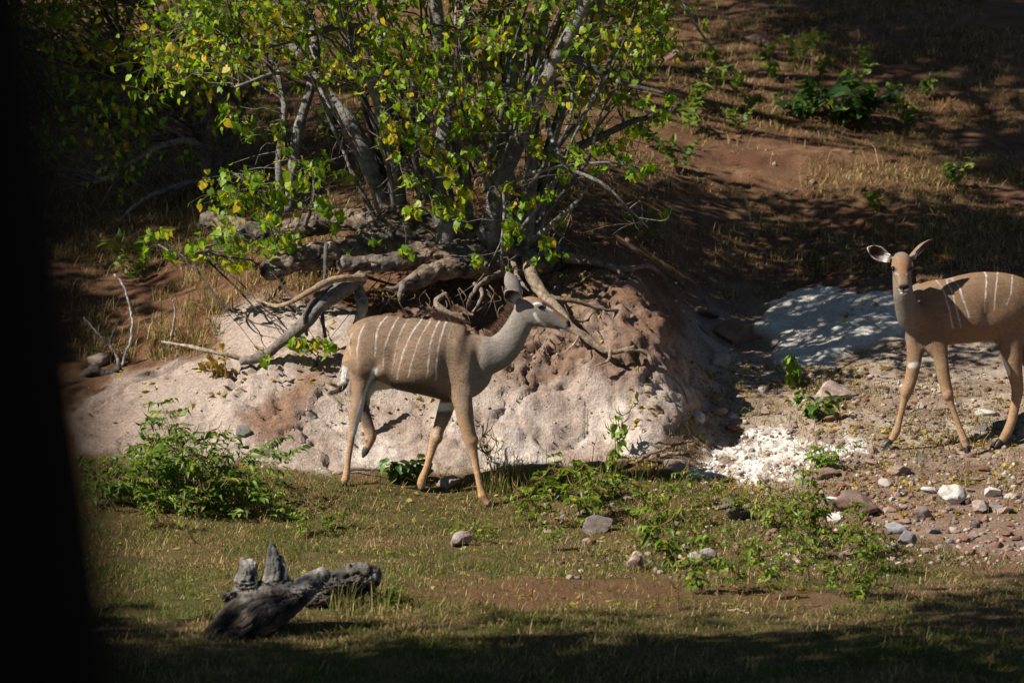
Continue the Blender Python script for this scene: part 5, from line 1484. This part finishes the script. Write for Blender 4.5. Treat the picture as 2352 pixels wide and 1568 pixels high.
ls.add(*litter(500, 1350, 2340, 480, 780, lambda X, Yp, q: fbm(q * 2.5, 3, 99) > .1))
tag(link('leaf_litter', ls.mesh('leaf_litter', M_LEAF, None, True)), 'fallen yellow and brown leaves lying about the bank', 'leaf litter', kind='stuff')

# ------------------------------------------------------------------ herbs, seedlings and shrubs
def herb_parts(seed, h=.30, n_stem=3, leaf=.05, tmpl=BROAD, cols=((.13, .20, .02), (.19, .25, .024), (.085, .145, .018), (.32, .28, .03)), pods=4, pinnate=True, droop=.5, spread=.35):
    """stems, leaves and seed pods of one small herb around its foot"""
    r = np.random.default_rng(seed)
    st, lv = Soup(), Soup()
    LP, LT, LN, LS, LC = [], [], [], [], []
    for k in range(n_stem):
        az = r.uniform(0, 6.3); d = np.array([math.cos(az), math.sin(az), 0])
        top = d * h * spread * r.uniform(.4, 1.2) + np.array([0, 0, h * r.uniform(.65, 1.1)])
        P = catmull(np.array([[0, 0, -.02], top * .5 + r.normal(0, .012, 3), top]), 7)
        st.tube(P, np.linspace(.0035, .0014, 7), 4, c=np.array([.17, .12, .055]) * r.uniform(.7, 1.2), cap=False)
        for j in range(2, 7):
            for _ in range(1 if pinnate else 2):
                a2 = r.uniform(0, 6.3); e = np.array([math.cos(a2), math.sin(a2), r.uniform(-.2, .45)])
                L_ = leaf * r.uniform(1.3, 2.2)
                if pinnate:
                    for m in range(3):
                        b = P[j] + e * L_ * (m + .8) / 3 + [0, 0, -.04 * m * L_]
                        for sg in (-1, 1):
                            sd = np.cross(e, [0, 0, 1.0]) * sg
                            LP.append(b); LT.append(sd * .8 + e * .45 + np.array([0, 0, -droop * .5])); LN.append(r.normal(0, .3, 3) + [0, -.15, 1]); LS.append(leaf * r.uniform(.7, 1.15)); LC.append(np.array(cols[r.choice(len(cols), p=[.4, .3, .22, .08])]) * r.uniform(.8, 1.2))
                    st.tube(np.array([P[j], P[j] + e * L_]), [.0012, .0008], 3, c=(.16, .17, .04), cap=False)
                else:
                    LP.append(P[j] + e * .01); LT.append(e + np.array([0, 0, -droop])); LN.append(r.normal(0, .3, 3) + [0, -.3, 1]); LS.append(leaf * r.uniform(.8, 1.5)); LC.append(np.array(cols[r.choice(len(cols), p=[.4, .3, .22, .08])]) * r.uniform(.8, 1.2))
        for _ in range(pods):
            if r.uniform() < .5: continue
            b = P[r.integers(3, 7)]; a2 = r.uniform(0, 6.3); e = np.array([math.cos(a2), math.sin(a2) * .6, .55])
            l = r.uniform(.07, .14)
            st.tube(catmull(np.array([b, b + e * l * .6, b + e * l * .9 + [0, 0, l * .45]]), 5), [.0018, .0038, .004, .003, .001], 4, c=np.array([.22, .13, .055]) * r.uniform(.6, 1.3), cap=False)
    lv.add(*place_leaves(tmpl, np.array(LP), np.array(LT), np.array(LN), np.array(LS), np.array(LC)))
    return st.mesh('stem', M_STALK), lv.mesh('leaves', M_HERB)

def put_herb(parts, g, scale, rz, label, cat='herb', group=None, name='herb'):
    t = thing(name, label, cat, tuple(g), group)
    t.scale = (scale,) * 3; t.rotation_euler = (0, 0, rz)
    link('stem', parts[0], t); link('leaves', parts[1], t)
    return t
HERBS = [herb_parts(500 + i, h=.34 + .05 * (i % 3), n_stem=2 + i % 3, leaf=.055 + .009 * (i % 3), pods=7) for i in range(6)]
rh = np.random.default_rng(60)
spots = [(1205, 1180), (1230, 1200),  (1330, 1190), (1390, 1180), (1470, 1190), (1500, 1230), (1580, 1245), (1600, 1195), (1530, 1290), (1670, 1260), (1700, 1180), (1760, 1200), (1790, 1165), (1815, 1240), (1850, 1215), (1800, 1290), (1740, 1300), (1880, 1270), (1930, 1250), (1960, 1300), (1990, 1270), (1860, 1330), (1920, 1350), (1980, 1370), (1780, 1360), (1680, 1340), (1610, 1350), (2040, 1300), (1360, 1150), (1250, 1135), (1230, 1160),  (1270, 1250), (1410, 1130), (1560, 1150), (1620, 1140)]
for i, (px, py) in enumerate(spots):
    g = gp(px + rh.normal(0, 6), py + 14)
    later_label(put_herb(HERBS[i % 6], g, rh.uniform(.5, .95), rh.uniform(0, 6.3), 'low green podded herb', 'herb', 'podded herbs in the foreground grass'), px, py, 'low green podded herb')
for i, (px, py, sc) in enumerate([(1090, 1245, .42), (1125, 1252, .4), (1060, 1240, .36), (1110, 1236, .38), (700, 1235, .55), (760, 1215, .4), (770, 1230, .4), (905, 1395, .4), (640, 1200, .5), (430, 1225, .5), (350, 1215, .5)]):
    later_label(put_herb(HERBS[i % 6], gp(px, py), sc, rh.uniform(0, 6.3), 'tiny green herb in the turf', 'herb', 'tiny herbs in the left turf'), px, py, 'tiny green herb')
BRIGHT = ((.16, .27, .018), (.20, .31, .02), (.12, .21, .016), (.24, .3, .03))
seed_big = herb_parts(620, h=.30, n_stem=2, leaf=.10, cols=BRIGHT, pods=0, pinnate=False, droop=1.6, spread=.12)
put_herb(seed_big, gp(1818, 893), 1.0, .3, 'bright green drooping seedling standing alone before the chalk patch', 'seedling', None, 'seedling')
put_herb(herb_parts(621, h=.2, n_stem=5, leaf=.075, cols=((.07, .14, .02), (.10, .18, .02), (.05, .10, .015), (.2, .2, .03)), pods=0, pinnate=False, spread=.8), gp(1868, 958), 1.0, .6, 'dark green leafy herb in front of the tan boulder', 'herb', None)
put_herb(herb_parts(622, h=.19, n_stem=5, leaf=.055, cols=BRIGHT, pods=2, spread=.8), gp(1898, 1075), 1.0, 1.6, 'bright herb at the lower edge of the white chalk', 'herb', None).scale = (.75,) * 3
put_herb(herb_parts(623, h=.17, n_stem=6, leaf=.085, cols=((.06, .12, .02), (.10, .17, .022), (.045, .09, .015), (.16, .2, .03)), pods=0, pinnate=False, spread=.9), gp(925, 1108), 1.05, .2, 'dark broad-leaved plant between the legs of the walking antelope', 'herb', None)
put_herb(herb_parts(624, h=.36, n_stem=3, leaf=.06, cols=BRIGHT, pods=8, pinnate=False, droop=1.2, spread=.3), gp(1415, 1062), 1.0, .2, 'thin stalked herb with pods against the pale clay', 'herb', None)
put_herb(herb_parts(625, h=.3, n_stem=4, leaf=.03, pods=12, pinnate=False, spread=.35), gp(1135, 1085), 1.1, .2, 'dry podded stalks behind the foreleg of the walking antelope', 'herb', None)
# leafy plants on the upper slope
up = herb_parts(640, h=.30, n_stem=9, leaf=.11, cols=((.05, .10, .022), (.035, .075, .018), (.075, .13, .025), (.14, .17, .03)), pods=0, pinnate=False, tmpl=HEART, droop=.2, spread=1.2)
put_herb(up, gp(1935, 285), 1.35, 0, 'dark leafy bush on the red slope above the tree shadow', 'bush', None, 'bush')
put_herb(up, gp(1845, 270), .9, 2, 'dark leafy bush left of the larger bush on the slope', 'bush', None, 'bush')
sl = [herb_parts(650 + i, h=.26, n_stem=3, leaf=.075, cols=((.16, .22, .04), (.12, .18, .03), (.2, .25, .06), (.3, .28, .05)), pods=0, pinnate=False, tmpl=HEART, droop=-.5, spread=.7) for i in range(3)]
for i, (px, py) in enumerate([(1700, 300), (1600, 250), (1650, 150), (1690, 210), (1750, 130), (1780, 180), (1830, 140), (1880, 170), (1870, 115), (2060, 260), (2090, 290), (1960, 200), (1590, 300), (1710, 260), (2120, 220), (1560, 390), (1500, 330), (2190, 420), (1990, 160), (1640, 200), (300, 640), (290, 620), (740, 300), (780, 330), (1480, 560), (2020, 480)]):
    later_label(put_herb(sl[i % 3], gp(px, py + 10), rh.uniform(.7, 1.1), rh.uniform(0, 6.3), 'pale green sapling', 'sapling', 'pale saplings on the slope', 'sapling'), px, py, 'pale green sapling')
# the shrub at lower left
sh_b = gp(450, 1165)
shrub = thing('shrub', 'dense green podded shrub at the left edge of the turf', 'shrub', tuple(sh_b))
st, LP, LT, LN, LS, LC = Soup(), [], [], [], [], []
r = np.random.default_rng(70)
SPRAYS = [(px, py) for px, py in zip(r.uniform(205, 660, 150), r.uniform(975, 1185, 150)) if ((px - 430) / 225) ** 2 + ((py - 1100) / 108) ** 2 < 1 and py > 1045 - (30 if px < 480 else 0)]
SPRAYS += [(370, 925), (378, 950), (350, 970), (395, 960), (375, 985), (480, 990), (500, 1000), (535, 1005), (585, 1030), (360, 1010), (410, 1005), (440, 995), (620, 1050), (300, 1030), (640, 1010), (660, 1040)]
for px, py in SPRAYS:
    Yq = sh_b[1] + r.uniform(-.5, .5)
    q = at(px, py, Yq); foot = sh_b + np.array([(q[0] - sh_b[0]) * .35 + r.normal(0, .06), (q[1] - sh_b[1]) * .5, 0])
    foot[2] = float(gz(foot[0], foot[1])[0]) - .02
    P_ = catmull(np.array([foot, (foot + q) / 2 + [0, 0, .06], q]), 7)
    st.tube(P_, np.linspace(.006, .0016, 7), 4, c=np.array([.15, .115, .06]) * r.uniform(.7, 1.3), cap=False)
    for j in range(4):
        a2 = r.uniform(0, 6.3); e = norm(np.array([math.cos(a2), math.sin(a2), r.uniform(-.1, .5)]))
        b0 = P_[-1 - (j % 3)]; Lr = r.uniform(.09, .17)
        st.tube(np.array([b0, b0 + e * Lr]), [.0014, .0008], 3, c=(.13, .15, .035), cap=False)
        for m in range(3):
            b = b0 + e * Lr * (m + .9) / 3
            for sg in (-1, 1):
                LP.append(b); LT.append(np.cross(e, [0, 0, 1.0]) * sg * .8 + e * .5 + [0, 0, -.25]); LN.append(r.normal(0, .35, 3) + [0, -.25, 1]); LS.append(r.uniform(.045, .088))
                LC.append(np.array([(.10, .17, .02), (.14, .21, .024), (.065, .12, .018), (.22, .23, .03)][r.choice(4, p=[.36, .32, .2, .12])]) * r.uniform(.8, 1.2))
    if r.uniform() < .7:
        for _ in range(3):
            b = P_[-1]; a2 = r.uniform(0, 6.3); e = np.array([math.cos(a2), math.sin(a2) * .6, .3]); l = r.uniform(.06, .13)
            st.tube(catmull(np.array([b, b + e * l * .6, b + e * l * .9 + [0, 0, l * .4 * r.choice([-1, 1])]]), 6), [.0015, .003, .0034, .0034, .0028, .001], 5, c=np.array([.22, .135, .06]) * r.uniform(.6, 1.3), cap=False)
link('stems', st.mesh('stems', M_STALK, sh_b), shrub)
V_, T_, C_ = place_leaves(LANCE, np.array(LP) - sh_b, np.array(LT), np.array(LN), np.array(LS), np.array(LC))
tag(link('foliage', np_mesh('foliage', V_, T_, M_HERB, C_), shrub), kind='stuff')
# dry yellow leaves hanging on the fallen limb tip
dl = gp(520, 870)
dryb = thing('dead_sprig', 'hanging sprig of withered yellow leaves on the clay bank', 'sprig', tuple(at(515, 830, 1.42)))
dlo = np.array(dryb.location)
n = 46
Pd = np.array([at(a, b, 1.4) for a, b in zip(np.where(r.uniform(size=n) < .5, r.normal(485, 18, n), r.normal(512, 13, n)), np.clip(r.normal(855, 28, n), 808, 905))]) + r.normal(0, .03, (n, 3))
V_, T_, C_ = place_leaves(HEART, Pd - dlo, np.c_[r.normal(0, .35, (n, 2)), -np.ones(n)], r.normal(0, .6, (n, 3)) + TO_SUN, r.uniform(.05, .085, n), np.array([.44, .27, .05]) * r.uniform(.6, 1.2, (n, 1)))
link('withered_leaves', np_mesh('withered_leaves', V_, T_, M_LEAF, C_), dryb)
s = Soup()
for a, b, c, d in ((480, 800, 500, 890), (515, 812, 508, 900), (470, 806, 490, 870)):
    s.tube(catmull(np.array([at(a, b, 1.42), at((a + c) / 2 + 6, (b + d) / 2, 1.38), at(c, d, 1.38)]), 7), np.linspace(.006, .002, 7), 5, c=(.25, .19, .13))
link('twig', s.mesh('twig', M_BARK, dlo), dryb)

# ------------------------------------------------------------------ dead sticks
def stick(pts, r0, r1, label, col=(.36, .32, .28), name='stick', group=None, lift=0):
    q0 = gp(*pts[0][:2]); 
    C_ = [q0 - np.array([0, 0, .03])] + [at(a, b, q0[1] + d) for a, b, d in pts[1:]]
    P_ = catmull(np.array(C_), len(pts) * 6); P_[1:-1] += rh.normal(0, .004, (len(P_) - 2, 3))
    f = 1 / ppm(q0[1]); s = Soup()
    t = np.linspace(0, 1, len(P_))
    s.tube(P_, (r0 * (1 - t) + r1 * t) * f, 7, .15, 3, c=np.array(col))
    o = link(name, s.mesh(name, M_BARK, q0), None, q0)
    return tag(o, label, 'stick', group)
stick([(272, 842, 0), (300, 780, -.05), (302, 720, -.05), (285, 660, -.05), (262, 630, -.05)], 4, 2.5, 'tall bent grey stick leaning up at the left of the bank', (.42, .39, .36))
stick([(275, 845, 0), (265, 810, 0), (230, 770, -.05), (192, 728, -.05)], 4.5, 2, 'short forked grey stick leaning left beside the tall bent stick', (.44, .40, .36))
stick([(230, 810, 0), (258, 770, 0), (275, 730, 0)], 3, 2, 'dark thin stick behind the forked grey stick', (.2, .17, .15))
stick([(385, 800, 0), (398, 750, 0), (402, 700, 0), (396, 690, 0)], 3.5, 2, 'upright broken tan stick on the bank right of the grey sticks', (.40, .32, .25))
stick([(185, 862, 0), (215, 848, -.05), (245, 858, -.05), (275, 845, -.05)], 11, 8, 'dark lying branch at the foot of the grey sticks', (.12, .105, .09))
stick([(755, 1085, 0), (800, 1080, -.02), (850, 1078, -.02), (895, 1082, -.02)], 4, 3, 'thin brown stick lying behind the hind hoof of the walking antelope', (.2, .15, .11))
stick([(1440, 1062, 0), (1500, 1040, -.02), (1550, 1022, 0), (1590, 1012, .05)], 5, 3, 'brown stick lying across the grass at the mound foot', (.27, .19, .13))
stick([(1470, 1050, 0), (1540, 1042, 0), (1585, 1044, 0)], 5, 4, 'grey brown stick lying left of the white chalk patch', (.3, .24, .19))
stick([(848, 990, 0), (842, 950, -.05), (846, 900, -.05), (850, 870, -.05)], 8, 5, 'upright dry root stub behind the raised hind leg', (.3, .22, .16))
stick([(1640, 1395, 0), (1690, 1400, -.05), (1720, 1408, -.08)], 3, 2, 'pale dry stalk lying in the foreground grass', (.5, .42, .3))
stick([(1290, 1462, 0), (1340, 1485, -.1), (1390, 1500, -.15)], 3, 2, 'long pale straw stalk in the front grass', (.45, .36, .24))

# ------------------------------------------------------------------ weathered driftwood in the foreground
def wood_mesh(build, off, seed, grain_dir, tint=(.095, .075, .058)):
    bm = bmesh.new(); build(bm)
    me = remesh(bm, .0058, 1)
    V = co(me); Nn = nor(me)
    u, v = proj(V)
    g = norm(grain_dir)
    up_ = smooth(1375, 1330, v)[:, None]                       # the prongs' grain runs upwards
    gg = norm(g * (1 - up_) + np.array([0, 0, 1.0]) * up_)
    w = V - gg * ((V * gg).sum(1, keepdims=True)) * .90        # noise stretched along the grain
    big = fbm(w * 13 + seed, 3, seed); fine = fbm(w * 42 + seed, 3, seed + 4)
    groove = smooth(.16, .0, np.abs(big)); line = smooth(.14, .0, np.abs(fine))
    V = V + Nn * (fbm(V * 7, 4, seed + 2) * .022 + big * .016 - groove * .030 - line * .009)[:, None]
    me.vertices.foreach_set('co', V.astype(np.float32).ravel()); me.update()
    k = (groove * .75 + line * .5).clip(0, 1)[:, None]
    hi = smooth(1390, 1335, v + fbm(V * 6, 3, 4) * 50)[:, None]
    blot = smooth(-.1, .35, fbm(V * 9, 4, seed + 8))[:, None]
    c = np.array(tint) * (.55 + .9 * blot)
    c = c * (1 - hi) + np.array([.44, .405, .36]) * (.45 + .7 * blot) * hi * (1 if seed == 5 else .45)
    c = c * (1 - .78 * k)
    set_col(me, c); me.materials.append(M_DEADWOOD)
    me.transform(Matrix.Translation(-Vector(off)))
    return me
l0, l1, l2 = gp(452, 1500), gp(600, 1455), gp(742, 1400)
YL = l1[1]
ref = gp(600, 1420)
def wood1(bm):
    A = lambda a, b, d=0: at(a, b, YL + d)
    f = 1 / ppm(YL)
    loft(bm, [(A(440, 1510, -.1), 16 * f, 40 * f), (A(500, 1465, -.1), 38 * f, 60 * f), (A(570, 1420, -.05), 58 * f, 70 * f), (A(640, 1388), 46 * f, 60 * f), (A(700, 1352, .05), 30 * f, 44 * f), (A(748, 1318, .1), 14 * f, 22 * f)], sides=18)
    loft(bm, [(A(630, 1380, .05), 44 * f, 40 * f), (A(634, 1340, .05), 38 * f, 30 * f), (A(632, 1300, .05), 21 * f, 20 * f), (A(628, 1268, .05), 13 * f, 13 * f), (A(627, 1246, .05), 8 * f, 8 * f)], ref=(1, 0, 0), sides=14)
    loft(bm, [(A(575, 1400, .05), 44 * f, 36 * f), (A(570, 1350, .05), 32 * f, 30 * f), (A(574, 1312, .05), 22 * f, 24 * f), (A(577, 1294, .05), 20 * f, 20 * f)], ref=(1, 0, 0), sides=14)
    loft(bm, [(A(562, 1310, .05), 8 * f, 10 * f), (A(558, 1284, .05), 4 * f, 4 * f)], ref=(1, 0, 0), sides=8)
    loft(bm, [(A(560, 1400, .0), 30 * f, 30 * f), (A(532, 1380, -.02), 20 * f, 20 * f), (A(514, 1364, -.02), 9 * f, 14 * f)], ref=(1, 0, 0), sides=12)
w_off = np.array([l1[0], YL, l1[2]])
st1 = link('driftwood_stump', wood_mesh(wood1, w_off, 5, at(744, 1322, YL) - at(440, 1510, YL)), None, w_off)
tag(st1, 'weathered grey stump with two upright prongs lying in the foreground grass', 'stump')
YL2 = gp(790, 1395)[1]
def wood2(bm):
    A = lambda a, b, d=0: at(a, b, YL2 + d)
    f = 1 / ppm(YL2)
    loft(bm, [(A(712, 1385), 26 * f, 30 * f), (A(745, 1355), 40 * f, 44 * f), (A(800, 1340, .05), 40 * f, 46 * f), (A(842, 1325, .05), 34 * f, 40 * f), (A(858, 1340, .05), 22 * f, 26 * f)], sides=16)
    loft(bm, [(A(800, 1320), 8 * f, 12 * f), (A(850, 1304), 7 * f, 9 * f)], sides=8)
    loft(bm, [(A(800, 1320), 10 * f, 10 * f), (A(802, 1296), 4 * f, 4 * f)], ref=(1, 0, 0), sides=8)
    loft(bm, [(A(850, 1330, .03), 18 * f, 16 * f), (A(862, 1375, .03), 9 * f, 9 * f)], ref=(1, 0, 0), sides=10)
w_off2 = gp(790, 1395)
st2 = link('driftwood_chunk', wood_mesh(wood2, w_off2, 9, at(858, 1310, YL2) - at(712, 1385, YL2), (.075, .058, .048)), None, w_off2)
tag(st2, 'dark cracked wood chunk lying right of the pronged stump', 'driftwood')
# dry podded stalk beside the stump
put_herb(herb_parts(700, h=.62, n_stem=2, leaf=.012, pods=10, pinnate=False, spread=.4, cols=((.2, .13, .06), (.2, .13, .06), (.2, .13, .06), (.2, .13, .06))), gp(470, 1440), 1.0, .3, 'dry brown podded stalk left of the pronged stump', 'dry stalk', None, 'dry_stalk')
for i, (px, py) in enumerate([(1065, 1330), (1020, 1310), (1560, 1400), (700, 1330)]):
    later_label(put_herb(herb_parts(710 + i, h=.34, n_stem=2, leaf=.014, pods=3, pinnate=False, spread=.3, cols=((.2, .15, .06),) * 4), gp(px, py), 1.0, i * 1.3, 'bare thin dry stalk', 'dry stalk', 'dry stalks in the turf', 'dry_stalk'), px, py, 'bare thin dry stalk')
give_labels()
